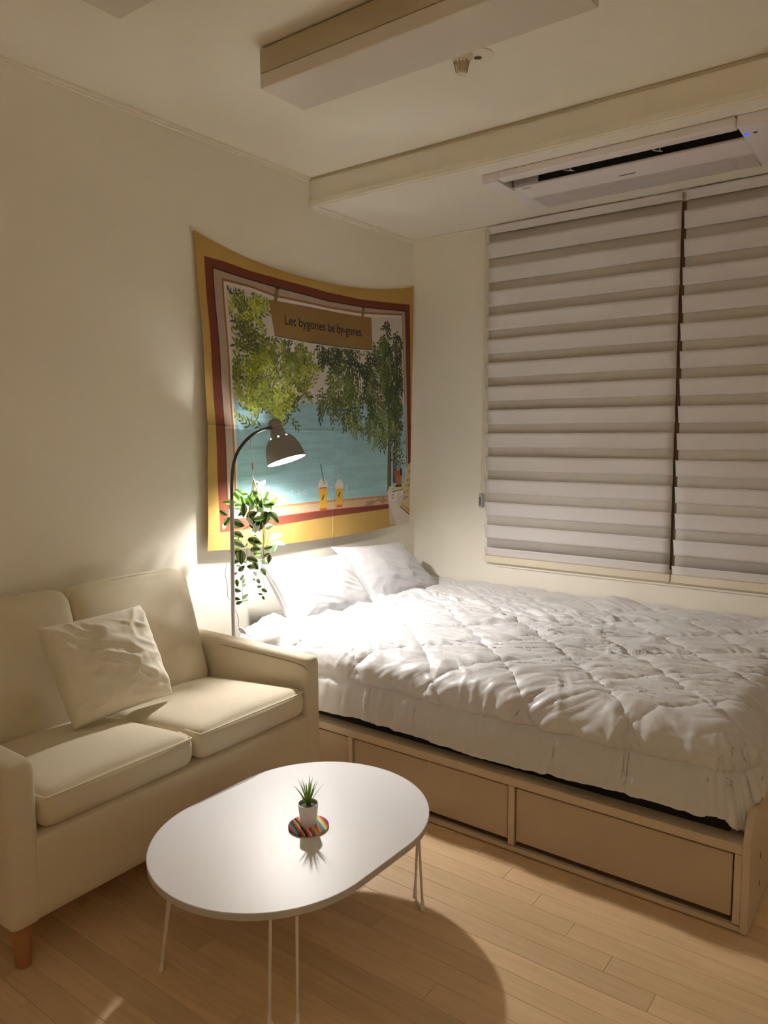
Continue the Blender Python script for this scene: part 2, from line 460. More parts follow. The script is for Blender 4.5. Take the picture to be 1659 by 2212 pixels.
for x in (-1.235, -.895):
    bm = bmesh.new()
    tube(bm, [(x-.010, 2.866, AZ+.003), (x+.002, 2.934, AZ+.016)], .0022, 6); tube(bm, [(x+.014, 2.866, AZ+.003), (x+.003, 2.905, AZ+.012)], .0022, 6)
    fin('vane_bracket', bm, m_ac, ac)
bm = bmesh.new(); lathe(bm, [(0, .009), (.0015, .0075), (.0018, 0)], (-.600, 2.891, AZ-.0041), (0, 0, -1), 16); fin('indicator_light', bm, m_led, ac)
bm = bmesh.new(); lathe(bm, [(0, .008), (.0012, .0065), (.0014, 0)], (-.572, 2.891, AZ-.0041), (0, 0, -1), 16); fin('sensor', bm, m_mark, ac)
bm = bmesh.new(); box(bm, -1.095, -1.030, 3.052, 3.058, AZ-.0012, AZ-.0002); fin('brand_mark', bm, m_mark, ac)
bm = bmesh.new(); lathe(bm, [(0, .0045), (.0008, 0)], (-1.470, 2.968, AZ-.0002), (0, 0, -1), 10); box(bm, -1.462, -1.435, 2.966, 2.969, AZ-.0010, AZ-.0001); fin('leaf_mark', bm, m_mark, ac)
for x in (-1.46, -1.15, -.80, -.62):
    bm = bmesh.new(); lathe(bm, [(0, .0035), (.001, 0)], (x, 3.262, AZ-.0036), (0, 0, -1), 8); fin('catch', bm, m_mark, ac)

# ------------------------------------------------------------------ ceiling lights, sprinkler
def clight(x0, x1, y0, y1, label):
    t = empty('ceiling_light', ((x0+x1)/2, (y0+y1)/2, H), label, 'ceiling light', 'rectangular ceiling lights, switched off')
    bx('mounting_plate', (x0+.012, x1-.012, y0+.012, y1-.012, H-.006, H-.0002), m_dark, t)
    bx('housing', (x0, x1, y0, y1, H-.076, H-.006), m_lmet, t, bev=.0015, seg=1)
    bx('diffuser', (x0-.001, x1+.001, y0-.001, y1+.001, 2.332, H-.077), m_lfix, t, bev=.006, seg=3)
clight(-1.725, -.745, 1.712, 1.905, 'long boxy unlit ceiling light crossing the top centre of the room')
clight(-1.725, -.745, 1.035, 1.226, 'unlit ceiling light whose corner shows at the top left edge')
sp = empty('sprinkler', (-1.258, 2.112, H), 'small white ribbed sprinkler head beside the long ceiling light', 'sprinkler')
bm = bmesh.new(); lathe(bm, [(0, .046), (.004, .046), (.008, .038), (.009, .012)], (-1.222, 2.150, H-.0002), (0, 0, -1), 28); fin('detector_base', bm, m_trim, sp, smooth=True, angle=40)
bm = bmesh.new(); lathe(bm, [(0, .034), (.006, .034), (.016, .026), (.018, .022)], (-1.258, 2.112, H-.008), (0, 0, -1), 28); fin('flange', bm, m_trim, sp, smooth=True, angle=40)
bm = bmesh.new(); lathe(bm, [(0, .014), (.026, .012), (.030, .0155), (.036, .0145), (.038, .008), (.041, .008), (.041, 0)], (-1.258, 2.112, H-.026), (0, 0, -1), 20); fin('nozzle', bm, m_trim, sp, smooth=True, angle=30)
bm = bmesh.new()
for k in range(14):
    a = 2*PI*k/14; c, s = math.cos(a), math.sin(a)
    tube(bm, [(-1.258+.0245*c, 2.112+.0245*s, H-.024), (-1.258+.0165*c, 2.112+.0165*s, H-.056)], .0016, 5)
fin('guard_ribs', bm, m_lmet, sp)

# ------------------------------------------------------------------ bed
BX0, BX1, BY0, BY1 = -2.385, -.352, 2.005, YB-.004
bed = empty('storage_bed', (-1.35, 2.75, 0), 'cream storage bed frame with taupe drawers along its front', 'bed')
bm = bmesh.new()
box(bm, BX0, BX1, BY0, BY1, .214, .240, bev=.0015, seg=1)
fin('platform', bm, m_bed, bed)
for a, b in ((BX0, BX0+.02), (-1.655, -1.636), (-1.017, -.997), (-.3705, -.352)):
    bx('divider', (a, b, BY0, BY1, .022, .213), m_bed, bed, bev=.001, seg=1)
bx('bottom_rail', (BX0, BX1, BY0, BY0+.018, .0035, .018), m_bed, bed, bev=.001, seg=1)
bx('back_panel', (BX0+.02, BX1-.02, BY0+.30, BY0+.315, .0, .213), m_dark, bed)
for a, b in ((-2.360, -1.660), (-1.631, -1.022), (-.992, -.3755)):
    bx('drawer', (a, b, BY0+.006, BY0+.022, .037, .207), m_draw, bed, bev=.0012, seg=1)
bm = bmesh.new()                                                       # footboard with a rounded front corner
pr_ = [(BY0-.003, .004), (BY1, .004), (BY1, .315)]
for k in range(9):
    a = PI/2+PI/2*k/8; pr_.append((BY0-.003+.075+.075*math.cos(a), .315-.075+.075*math.sin(a)))
v1 = [bm.verts.new((-.3515, y, z)) for y, z in pr_]; v2 = [bm.verts.new((-.333, y, z)) for y, z in pr_]
bm.faces.new(v1); bm.faces.new(v2[::-1])
for k in range(len(v1)): bm.faces.new((v1[k], v1[(k+1) % len(v1)], v2[(k+1) % len(v1)], v2[k]))
es = [e for e in bm.edges if abs(e.verts[0].co.x-e.verts[1].co.x) < 1e-6]
bmesh.ops.bevel(bm, geom=es, offset=.0015, segments=2, affect='EDGES')
fbd = fin('footboard', bm, m_bed, bed)
for z in (.155, .075):
    bx('cam_hole', (-.3335, -.3325, 2.143, 2.149, z-.008, z+.008), m_dark, bed)
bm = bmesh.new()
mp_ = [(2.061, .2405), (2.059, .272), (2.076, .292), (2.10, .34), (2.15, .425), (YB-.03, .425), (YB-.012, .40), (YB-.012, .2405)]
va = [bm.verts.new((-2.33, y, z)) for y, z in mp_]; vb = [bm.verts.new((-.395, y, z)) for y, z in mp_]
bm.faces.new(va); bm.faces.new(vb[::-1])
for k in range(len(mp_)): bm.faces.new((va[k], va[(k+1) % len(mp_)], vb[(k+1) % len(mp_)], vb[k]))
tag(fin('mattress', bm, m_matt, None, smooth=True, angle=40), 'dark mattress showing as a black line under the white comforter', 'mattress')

# comforter: quilted in diamonds, hanging over the front and the foot
def comforter():
    ns, nt = 500, 440
    x_in, y_in = -.456, 2.150           # where the drop starts
    s = np.linspace(-2.265, x_in+.264, ns)[:, None]*np.ones((1, nt))
    t = np.ones((ns, 1))*np.linspace(YB-.012, y_in-.240, nt)[None, :]
    # uneven outline at the head and along the wall
    s = s + np.clip((-2.0-s)/.27, 0, 1)*(.07*(fbm(t*3, t*0+3, 2)-.5)-.0)
    R = .076
    dx = np.maximum(0, s-x_in); dy = np.maximum(0, y_in-t)
    wv = np.hypot(dx, dy)+1e-9
    ux, uy = dx/wv, dy/wv
    wl = wv*(1-.12*(2*ux*uy))         # corner is longer than the sides, drawn in a little
    ang = np.minimum(wl/R, PI/2)
    out = R*np.sin(ang)+.20*np.maximum(0, wl-R*PI/2)
    drop = R*(1-np.cos(ang))+.98*np.maximum(0, wl-R*PI/2)
    drop = drop*(1+.05*(fbm(s*4, t*4, 2)-.5))
    hang = np.clip((wl-R*1.1)/.1, 0, 1)
    # nrm: direction of thickness
    nx = ux*np.sin(ang); ny = -uy*np.sin(ang); nz = np.cos(ang)
    # quilting
    Pq = .332
    a = ((s+t)-.41)/Pq; b = ((t-s)-3.40)/Pq
    jw = .05*(fbm(s*3+5, t*3, 2)-.5)
    a = a+jw; b = b+.05*(fbm(s*3+50, t*3+9, 2)-.5)
    da = np.abs(a-np.round(a))*Pq/math.sqrt(2); db = np.abs(b-np.round(b))*Pq/math.sqrt(2)
    border = .122
    dbr = np.abs(wl-border)
    inside = wl < border
    dq = np.minimum(da, db)
    dq = np.where(inside, np.minimum(dq, np.where(dbr < .2, dbr, .2)), dbr)
    puff = 1-np.exp(-(dq/.026)**1.0)
    z = .017*puff
    # shrink puckers: folds crossing each seam, fading with distance from it
    la = (t-s); lb = (s+t)
    pa = ridge(la*17+3*vnoise(s*5, t*5), lb*3.0)**2
    pb = ridge(lb*17+3*vnoise(s*5+9, t*5), la*3.0+40)**2
    z += .0085*pa*np.exp(-da/.045)*np.where(inside, 1, .0) + .0085*pb*np.exp(-db/.045)*np.where(inside, 1, .0)
    # long soft folds, strong in the rumpled middle and right
    rum = np.clip(.30+1.5*(fbm(s*1.5+2, t*1.7+8, 2)-.45)+.75*np.exp(-((s+1.0)**2/.30+(t-2.80)**2/.12)), .38, 1.25)
    wx = s+.05*(fbm(s*3+1, t*3+1, 3)-.5)*2; wy = t+.05*(fbm(s*3+31, t*3+12, 3)-.5)*2
    th = -.15+1.1*(fbm(s*2.2+70, t*2.2, 2)-.5)*2
    # fold direction varies slowly; phase uses blended copies so that it stays smooth
    def folds(fa, fb, o_, pw):
        tot = 0; wsum = 0
        for q_ in (-.9, -.45, 0, .45, .9):
            ww = np.exp(-((th-q_)/.28)**2)
            al = wx*math.cos(q_)+wy*math.sin(q_); ac_ = -wx*math.sin(q_)+wy*math.cos(q_)
            tot = tot+ww*ridge(al*fa+o_+q_*9, ac_*fb+o_*3)**pw; wsum = wsum+ww
        return tot/(wsum+1e-6)
    f1 = folds(3.2, 13, 5, 3.0); f2 = folds(5, 26, 33, 3.0); f3 = folds(6, 50, 51, 2.6)
    z += rum*(.012*f1+.015*f2+.0085*f3)*np.where(inside, 1, .25)
    z += .009*(fbm(s*3.2+8, t*3.2, 2)-.5)*np.where(inside, 1, .4)
    # vertical gathers on the hanging border and just above it
    wq = dx**2/(dx**2+dy**2+1e-5); along = s*(1-wq)-t*wq
    gath = ridge(along*15+1.6*vnoise(s*8, t*8+wl*6), wl*3.5)**1.6
    z += np.where(inside, 0, 1)*(.015*gath*np.clip(dbr/.02, 0, 1)*(.45+.55*np.exp(-dbr/.07)) + .006*ridge(along*34+2*vnoise(s*11, wl*12), wl*6)**2*(1-np.clip(5*wq*(1-wq)*4, 0, 1)) + .022*(fbm(along*4, wl*3, 2)-.5))
    z += np.clip((wl-.02)/.05, 0, 1)*np.where(inside, 1, 0)*.010*ridge(along*21+2, wl*6)**2.5*np.exp(-dbr/.06)*np.clip(dbr/.008, 0, 1)
    # base height: lower by the wall and at the head, a little crown
    zt = .470+.022*np.exp(-((t-2.4)/.45)**2)-.012*np.clip((t-3.2)/.3, 0, 1)
    zt = zt+.028*np.exp(-(((s+1.20)/.07)**2+((t-3.44)/.07)**2))    # bump by the wall
    # hem: closes inward underneath
    X = np.where(s < x_in, s, x_in+ux*out); Y = np.where(t > y_in, t, y_in-uy*out)
    Z = zt-drop
    lift = .018*np.sin(s*2.2+1)+.010*np.sin(s*7)
    Z = Z+hang*np.clip(dy/.2, 0, 1)*(lift*.5)
    X = X+nx*z; Y = Y+ny*z; Z = Z+nz*z
    # corner: gathered, sitting on the platform and against the footboard
    Z = np.maximum(Z, .256)
    Xmax = -.358+np.clip((Z-.325)/.02, 0, 1)*.05
    X = np.minimum(X, Xmax)
    Y = np.minimum(Y, YB-.006)
    X = np.maximum(X, XL+.02)
    me = grid_mesh('comforter', X, Y, Z)
    o = link('comforter', me, m_duvet, None, smooth=True)
    sd = o.modifiers.new('s', 'SOLIDIFY'); sd.thickness = .012; sd.offset = -1
    return o
def sin_(v): return np.sin(v)
cf = comforter()
tag(cf, 'rumpled white comforter quilted in diamonds, spread over the bed', 'comforter')

# ------------------------------------------------------------------ pillows
def pillow(name, cor, thick, m, label, cat, group, seed, ears=.10, n=70, piping=False, wr=.010, up_bias=None):
    """cor: bottom-left, bottom-right, top-right, top-left seen from the front (world)"""
    BL, BR, TR, TL = [np.array(c, float) for c in cor]
    u = np.linspace(-1, 1, n)[:, None]*np.ones((1, n)); v = np.ones((n, 1))*np.linspace(-1, 1, n)[None, :]
    # edges bow inward between the corners
    uu = u*(1-ears*(1-v**2)*np.abs(u)**3); vv = v*(1-ears*(1-u**2)*np.abs(v)**3)
    U = (uu+1)/2; V = (vv+1)/2
    Pt = (BL*(1-U[..., None])+BR*U[..., None])*(1-V[..., None])+(TL*(1-U[..., None])+TR*U[..., None])*V[..., None]
    nr = np.cross(BR-BL, TL-BL); nr /= np.linalg.norm(nr)
    prof = ((1-u**2)*(1-v**2))
    prof = np.maximum(prof, 0)**.42
    e = np.minimum(1-np.abs(u), 1-np.abs(v))
    rad = np.arctan2(v, u)
    w1 = ridge(rad*5+seed, e*2.0+seed)**2*np.exp(-e/.28)*np.clip(e/.05, 0, 1)
    cl = np.exp(-((np.abs(u)-.75)**2+(np.abs(v)-.75)**2)/.10)
    w2 = ridge((u*.5+v)*5+seed*3, (v*.4-u)*1.6+seed)**3
    w3 = fbm(u*2.2+seed, v*2.2+seed*2, 3)-.5
    rel = wr*(1.0*w1*(.4+cl)+.55*w2*np.clip(e*3, 0, 1))+wr*1.6*w3*np.clip(e*3, 0, 1)
    F = Pt+nr*(prof*thick*.5+rel)[..., None]
    Bk = Pt-nr*(prof*thick*.5+rel*.6)[..., None]
    A = np.concatenate([F, Bk[:, ::-1]], axis=1)
    c = A.reshape(-1, 3).mean(0)
    A = A-c
    me = grid_mesh(name, A[..., 0], A[..., 1], A[..., 2])
    bm = bmesh.new(); bm.from_mesh(me)
    bmesh.ops.remove_doubles(bm, verts=bm.verts, dist=.0006)
    bmesh.ops.recalc_face_normals(bm, faces=bm.faces)
    bmesh.ops.holes_fill(bm, edges=[e_ for e_ in bm.edges if e_.is_boundary], sides=0)
    bm.to_mesh(me); bm.free()
    o = link(name, me, m, None, smooth=True, loc=c)
    tag(o, label, cat, group)
    if piping:
        bm = bmesh.new()
        ring = [Pt[i, 0] for i in range(n)]+[Pt[n-1, j] for j in range(n)]+[Pt[n-1-i, n-1] for i in range(n)]+[Pt[0, n-1-j] for j in range(n)]
        tube(bm, [Vector(p) for p in ring[::2]], .0028, 6)
        fin('piping', bm, m, o, smooth=True)
    return o
pillow('bed_pillow', [(-2.115, 2.205, .478), (-2.065, 2.735, .470), (-2.300, 2.76, .712), (-2.325, 2.235, .740)], .155, m_white,
       'plump white pillow nearest the lamp, leaning on the wall', 'pillow', 'white bed pillows', 3, piping=True)
pillow('bed_pillow', [(-2.135, 2.815, .462), (-2.085, 3.335, .452), (-2.300, 3.235, .712), (-2.345, 2.735, .745)], .140, m_white,
       'white pillow by the room corner, tucked behind the other pillow', 'pillow', 'white bed pillows', 8, piping=True)
pillow('throw_cushion', [(-2.005, 1.167, .432), (-1.995, 1.513, .444), (-2.130, 1.497, .728), (-2.140, 1.146, .722)], .15, m_cush,
       'square ivory cushion leaning tilted on the cream sofa', 'cushion', None, 5, ears=.03, wr=.013)

# ------------------------------------------------------------------ sofa
SX0, SX1, SY0, SY1 = -2.385, -1.69, .803, 1.905
sofa = empty('sofa', (-2.04, 1.355, 0), 'cream two-seat fabric sofa with wooden legs against the left wall', 'sofa')
rbox('base', SX0, SX1-.004, SY0+.02, SY1-.02, .122, .338, .02, m_sofa, sofa, n=10)
rbox('back_frame', SX0-.008, SX0+.042, SY0+.01, SY1-.01, .125, .62, .02, m_sofa, sofa, n=10)
for nm, a, b in (('arm', SY0, SY0+.082), ('arm', SY1-.070, SY1)):
    rbox(nm, SX0+.01, SX1, a, b, .120, .534, .022, m_sofa, sofa, n=14, puff=(0, .004, .004))
ym = 1.362
for a, b in ((SY0+.086, ym-.003), (ym+.003, SY1-.073)):
    s_ = rbox('seat_cushion', -2.24, -1.686, a, b, .338, .440, .040, m_sofa, sofa, n=18, puff=(.008, .003, .020), wrinkle=.004, seed=a*9, tilt=.10)
    bm = bmesh.new()
    tube(bm, smooth_pts([(-1.76, a+.008, .424), (-1.708, a+.013, .423), (-1.691, a+.037, .424), (-1.684, (a+b)/2, .427), (-1.691, b-.037, .424), (-1.708, b-.013, .423), (-1.76, b-.008, .424)], 8), .0028, 6)
    fin('piping', bm, m_pipe, s_, smooth=True)
for a, b in ((SY0+.060, 1.340), (1.345, SY1-.085)):
    s_ = rbox('back_cushion', -2.250, -2.143, a, b, .375, .785, .040, m_sofa, sofa, n=18, puff=(.020, .004, .006), lean=.33, wrinkle=.006, seed=a*3)
    bm = bmesh.new()
    arc_ = [(a+.042-.043*math.cos(q*PI/12), .744+.043*math.sin(q*PI/12)) for q in range(7)]
    arc2 = [(b-.042+.043*math.sin(q*PI/12), .744+.043*math.cos(q*PI/12)) for q in range(7)]
    pth = [(a+.001, .60)]+arc_+[((a+b)/2, .7915)]+arc2+[(b-.001, .60)]
    tube(bm, [(-2.178-.33*(z_-.375), y_, z_) for y_, z_ in pth], .0020, 6)
    fin('piping', bm, m_pipe, s_, smooth=True)
for yy, sgn in ((SY1-.070, -1),):
    bm = bmesh.new()
    y_ = yy+sgn*(-.0005)
    tube(bm, smooth_pts([(-2.12, y_+sgn*.0015, .515), (-1.80, y_+sgn*.0015, .514), (-1.712, y_+sgn*.0008, .508), (-1.695, y_-sgn*.004, .495)], 8), .0009, 5)
    fin('arm_seam', bm, m_stitch, sofa)
for x, y in ((-1.745, .852), (-1.745, 1.86), (-2.32, .852), (-2.32, 1.86)):
    bm = bmesh.new(); lathe(bm, [(0, 0), (0, .0165), (.003, .0185), (.10, .0255), (.128, .027), (.128, 0)], (x, y, .001), (0, 0, 1), 24)
    fin('leg', bm, m_wood, sofa, smooth=True, angle=40)

# ------------------------------------------------------------------ coffee table
tb = empty('coffee_table', (-1.307, 1.365, 0), 'low white oval coffee table with thin folding rod legs', 'table')
TC, TA, TL_, TR_ = Vector((-1.307, 1.365)), 1.549, .094, .297
ca, sa = math.cos(TA), math.sin(TA)
def stad(r, L=TL_, n=40):
    out = []
    for k in range(n+1):
        a = -PI/2+PI*k/n; out.append((L+r*math.cos(a), r*math.sin(a)))
    for k in range(n+1):
        a = PI/2+PI*k/n; out.append((-L+r*math.cos(a), r*math.sin(a)))
    return [(TC.x+u*ca-v*sa, TC.y+u*sa+v*ca) for u, v in out]
bm = bmesh.new()
rings = []
for r, z in ((TR_-.0015, .280), (TR_, .2788), (TR_, .263), (TR_-.0015, .262)):
    rings.append([bm.verts.new((x, y, z)) for x, y in stad(r)])
f = bm.faces.new(rings[0]); f.material_index = 0
bm.faces.new(rings[-1][::-1]).material_index = 1
for i, (a, b) in enumerate(zip(rings, rings[1:])):
    for k in range(len(a)):
        g = bm.faces.new((a[k], a[(k+1) % len(a)], b[(k+1) % len(a)], b[k])); g.material_index = 0 if i == 0 else 1
fin('tabletop', bm, [m_table, m_tedge], tb)
LEGS = [((-1.101, 1.066), (-1.062, 1.107), (-1.112, 1.066), (-1.061, 1.102)),
        ((-1.062, 1.575), (-1.040, 1.545), (-1.112, 1.632), (-1.064, 1.600)),
        ((-1.375, 1.015), (-1.350, 1.000), (-1.478, 1.062), (-1.448, 1.034)),
        ((-1.540, 1.640), (-1.510, 1.675), (-1.515, 1.590), (-1.475, 1.630))]
for (a, b, c, d) in LEGS:
    A = Vector((*a, .262)); B = Vector((*b, .262)); Cc = Vector((*c, .0045)); D = Vector((*d, .0045))
    m1 = A.lerp(Cc, .93); m2 = B.lerp(D, .93)
    bm = bmesh.new(); tube(bm, [A, m1, Cc.lerp(D, .22), Cc.lerp(D, .5), D.lerp(Cc, .22), m2, B], .0036, 8)
    lg = fin('leg', bm, m_rod, tb, smooth=True, angle=60)
    for P0, P1 in ((A, Cc), (B, D)):
        bm = bmesh.new(); tube(bm, [P0.lerp(P1, .86), P0.lerp(P1, .985)], [.0048, .0062], 10)
        fin('foot_sleeve', bm, m_clear, lg, smooth=True, angle=40)
# ------------------------------------------------------------------ coaster and small plant
m_coast = mat('woven_stripes', (.5, .1, .1), .9, bump=(300, .4, (1, 1, 1)))
def _coast():
    n = m_coast.node_tree.nodes; l = m_coast.node_tree.links; b = n['Principled BSDF']
    tc = n.new('ShaderNodeTexCoord'); mp = n.new('ShaderNodeMapping'); mp.inputs['Rotation'].default_value = (0, 0, math.radians(-62)); mp.inputs['Location'].default_value = (.5, .5, 0); mp.inputs['Scale'].default_value = (9.4, 9.4, 1)
    mp.vector_type = 'POINT'
    nz = n.new('ShaderNodeTexNoise'); nz.inputs['Scale'].default_value = 60
    sp_ = n.new('ShaderNodeSeparateXYZ'); ad = n.new('ShaderNodeMath'); ad.operation = 'MULTIPLY_ADD'; ad.inputs[1].default_value = .05
    rp = n.new('ShaderNodeValToRGB'); rp.color_ramp.interpolation = 'CONSTANT'
    cols = [(.03, .02, .03), (.45, .02, .05), (.02, .22, .14), (.02, .02, .02), (.30, .02, .03), (.5, .35, .05), (.02, .015, .02), (.75, .12, .14), (.9, .62, .60), (.55, .03, .05), (.32, .30, .10), (.85, .75, .45), (.85, .30, .04), (.8, .22, .02), (.28, .22, .48), (.10, .42, .18), (.75, .80, .70), (.85, .60, .10), (.7, .05, .10), (.16, .09, .22)]
    e = rp.color_ramp.elements
    e[0].position = 0; e[0].color = (*cols[0], 1); e[1].position = .05; e[1].color = (*cols[1], 1)
    for i, c_ in enumerate(cols[2:], 2):
        x = e.new(i/20); x.color = (*c_, 1)
    l.new(tc.outputs['Object'], mp.inputs[0]); l.new(mp.outputs[0], sp_.inputs[0]); l.new(tc.outputs['Object'], nz.inputs['Vector'])
    l.new(nz.outputs['Fac'], ad.inputs[0]); l.new(sp_.outputs[0], ad.inputs[2]); l.new(ad.outputs[0], rp.inputs[0]); l.new(rp.outputs[0], b.inputs['Base Color'])
_coast()
CX, CY, TZ = -1.268, 1.372, .280
bm = bmesh.new(); lathe(bm, [(0, 0), (0, .050), (.002, .0525), (.005, .0525), (.0065, .050), (.0065, 0)], (CX, CY, TZ+.0003), (0, 0, 1), 40)
co = fin('coaster', bm, m_coast, None, smooth=True, angle=40)
tag(co, 'round coaster of bright woven stripes under the small plant', 'coaster')
pp = empty('potted_plant', (CX, CY, TZ+.007), 'tiny grass plant in a white pot on the striped coaster', 'plant')
PZ = TZ+.0072; PH = .058
bm = bmesh.new(); lathe(bm, [(0, 0), (0, .0195), (.002, .0205), (PH-.001, .0265), (PH, .0262), (PH, .0250), (PH-.007, .0245)], (CX, CY, PZ), (0, 0, 1), 36)
fin('pot', bm, m_pot, pp, smooth=True, angle=40)
bm = bmesh.new(); lathe(bm, [(0, .0246), (.0015, .018), (.003, .008), (.003, 0)], (CX, CY, PZ+PH-.0085), (0, 0, 1), 24)
fin('gravel', bm, m_soil, pp)
rg = random.Random(4)
for k in range(26):
    ang = 2*PI*k/26*3.1+rg.uniform(-.3, .3); tilt = rg.uniform(.05, .62) if k > 5 else rg.uniform(.02, .2)
    L = rg.uniform(.050, .078)*(1-.12*tilt)
    d = Vector((math.cos(ang), math.sin(ang), 0)); sd = Vector((-d.y, d.x, 0))
    base = Vector((CX, CY, PZ+PH-.006))+d*rg.uniform(.001, .006)
    bm = bmesh.new(); prev = None; N = 7
    for i in range(N+1):
        tt = i/N; bend = tilt*(1+.55*tt)
        p = base+(d*math.sin(bend)+Vector((0, 0, math.cos(bend))))*L*tt
        wd = .0034*(1-tt)**.8*(.55+1.6*tt if tt < .3 else 1)+.00008
        row = [bm.verts.new(p-sd*wd), bm.verts.new(p-d*.0008*(1-tt)), bm.verts.new(p+sd*wd)]
        if prev:
            bm.faces.new((prev[0], prev[1], row[1], row[0])); bm.faces.new((prev[1], prev[2], row[2], row[1]))
        prev = row
    fin('leaf', bm, m_grass, pp, smooth=True)

# ------------------------------------------------------------------ floor lamp
lp = empty('floor_lamp', (-2.172, 1.94, 0), 'silver reading lamp with a curved neck, lit, between sofa and bed', 'lamp')
bm = bmesh.new(); lathe(bm, [(0, .105), (.012, .105), (.018, .095), (.020, .02), (.03, .014)], (-2.172, 1.882, .0005), (0, 0, 1), 40); box(bm, -2.182, -2.162, 1.882, 1.945, .006, .019)
fin('base', bm, m_silver, lp, smooth=True, angle=40)
bm = bmesh.new(); tube(bm, [(-2.172, 1.94, .012), (-2.173, 1.948, .75), (-2.174, 1.956, 1.045)], .0085, 16)
fin('pole', bm, m_chrome, lp, smooth=True, angle=50)
arc = smooth_pts([(-2.174, 1.956, 1.04), (-2.174, 1.959, 1.114), (-2.175, 1.969, 1.173), (-2.178, 1.995, 1.224), (-2.183, 2.042, 1.266), (-2.188, 2.089, 1.292), (-2.194, 2.146, 1.310), (-2.199, 2.192, 1.317)], 6)
bm = bmesh.new(); tube(bm, arc, .0062, 14)
fin('gooseneck', bm, m_darkst, lp, smooth=True)
CAP = Vector((-2.208, 2.222, 1.353)); RIM = Vector((-2.152, 2.237, 1.184)); AX = (RIM-CAP).normalized(); SL = (RIM-CAP).length
prof = [(0, 0), (.001, .012), (.005, .020), (.014, .0262), (.020, .0268), (.0445, .0268), (.0460, .0280), (.058, .0295), (.066, .0315), (.074, .038), (.0775, .0430), (.0840, .0500), (.092, .0565), (.105, .0640), (.125, .0720), (.150, .0772), (SL, .0800)]
hol = lambda i, k: (i == 10 and k % 6 == 0)
bm = bmesh.new(); lathe(bm, prof, CAP, AX, 48, 0, hol)
inn = [(s_+.0010, max(0, r-.0016)) for s_, r in prof[8:]]
inn[-1] = (SL, .0786)
lathe(bm, inn, CAP, AX, 48, 1, lambda i, k: (i == 2 and k % 6 == 0))
lathe(bm, [(SL, .0800), (SL, .0786)], CAP, AX, 48, 1)
lathe(bm, [(.066, .030), (.066, 0)], CAP, AX, 48, 1)
me_before = bm
sh = fin('lamp_shade', bm, [m_silver, m_inner], lp, smooth=True, angle=50)
bm = bmesh.new(); lathe(bm, [(.031, .0270), (.0318, .0274), (.0326, .0270)], CAP, AX, 40); fin('cap_seam', bm, m_chrome, sh, smooth=True)
bm = bmesh.new(); tube(bm, [Vector((-2.199, 2.188, 1.316)), CAP+AX*.038], .0075, 12); fin('joint', bm, m_darkst, lp, smooth=True)
BC = CAP+AX*(SL-.040)
bm = bmesh.new(); lathe(bm, [(-.022, .0), (-.022, .016), (-.014, .023), (-.004, .0245), (.006, .0235), (.013, .019), (.0175, .011), (.0188, 0)], BC, AX, 24)
fin('bulb', bm, m_bulb, lp, smooth=True)
bm = bmesh.new(); lathe(bm, [(.067, .013), (.095, .013), (.114, .0155)], CAP, AX, 20); fin('bulb_socket', bm, m_inner, lp, smooth=True)

# local frame for the things hanging by the lamp: h runs along the wall toward the corner and the room
HX = Vector((.8033, .5956, 0)); DN = Vector((-.5956, .8033, 0)); HA = Vector((-2.2, 2.085, 0))
def hp(h, z, d=0): return HA+HX*h+DN*d+Vector((0, 0, z))
bm = bmesh.new()
tube(bm, smooth_pts([hp(-.0900, .790, -.080), hp(-.0990, .748, -.075), hp(-.0900, .708, -.085), hp(-.088, .66, -.088), hp(-.0724, .631, -.07), hp(-.0575, .562, -.05), hp(-.0598, .534, -.04), hp(-.056, .520, -.035)], 6), .0016, 6)
tube(bm, smooth_pts([hp(-.034, .496, -.03), hp(-.0425+.02, .488, -.03), hp(-.010, .455, -.02), hp(-.02, .30, -.06), hp(-.05, .05, -.085)], 6), .0016, 6)
fin('power_cord', bm, m_cord, lp, smooth=True)
bm = bmesh.new()
q = [hp(-.060, .522, -.035), hp(-.045, .518, -.035), hp(-.030, .500, -.035), hp(-.034, .494, -.035), hp(-.050, .500, -.035), hp(-.061, .512, -.035)]
a_ = [bm.verts.new(p) for p in q]; b_ = [bm.verts.new(p+DN*.014) for p in q]
bm.faces.new(a_); bm.faces.new(b_[::-1])
for k in range(len(q)): bm.faces.new((a_[k], b_[k], b_[(k+1) % len(q)], a_[(k+1) % len(q)]))
fin('inline_switch', bm, m_cord, lp)

# ------------------------------------------------------------------ hanging plant
hg = empty('hanging_plant', hp(.02, 1.28), 'leafy trailing plant in a rope hanger on the curved lamp neck', 'plant')
bm = bmesh.new()
tube(bm, smooth_pts([hp(.003, 1.286), hp(.004, 1.20), hp(.006, 1.13), hp(.010, 1.110)], 4), .0013, 6)
tube(bm, smooth_pts([hp(-.001, 1.286), hp(.003, 1.20), hp(.006, 1.13), hp(.010, 1.110)], 4), .0013, 6)
tube(bm, [hp(-.004, 1.276, -.006), hp(.0, 1.293, -.007), hp(.004, 1.276, .006)], .0012, 6)
fin('hanging_cord', bm, m_cord, hg)
bm = bmesh.new(); tube(bm, [hp(.0055, 1.178), hp(.006, 1.152)], .0026, 8); fin('cord_knot', bm, m_wood, hg)
bm = bmesh.new(); bmesh.ops.create_uvsphere(bm, u_segments=20, v_segments=14, radius=.030)
for v in bm.verts:
    v.co.z *= .85; v.co *= 1+.08*math.sin(v.co.x*160+v.co.y*120)*math.cos(v.co.z*150)
bmesh.ops.translate(bm, verts=bm.verts, vec=hp(.018, .935, .0)); fin('pot', bm, m_moss, hg, smooth=True)
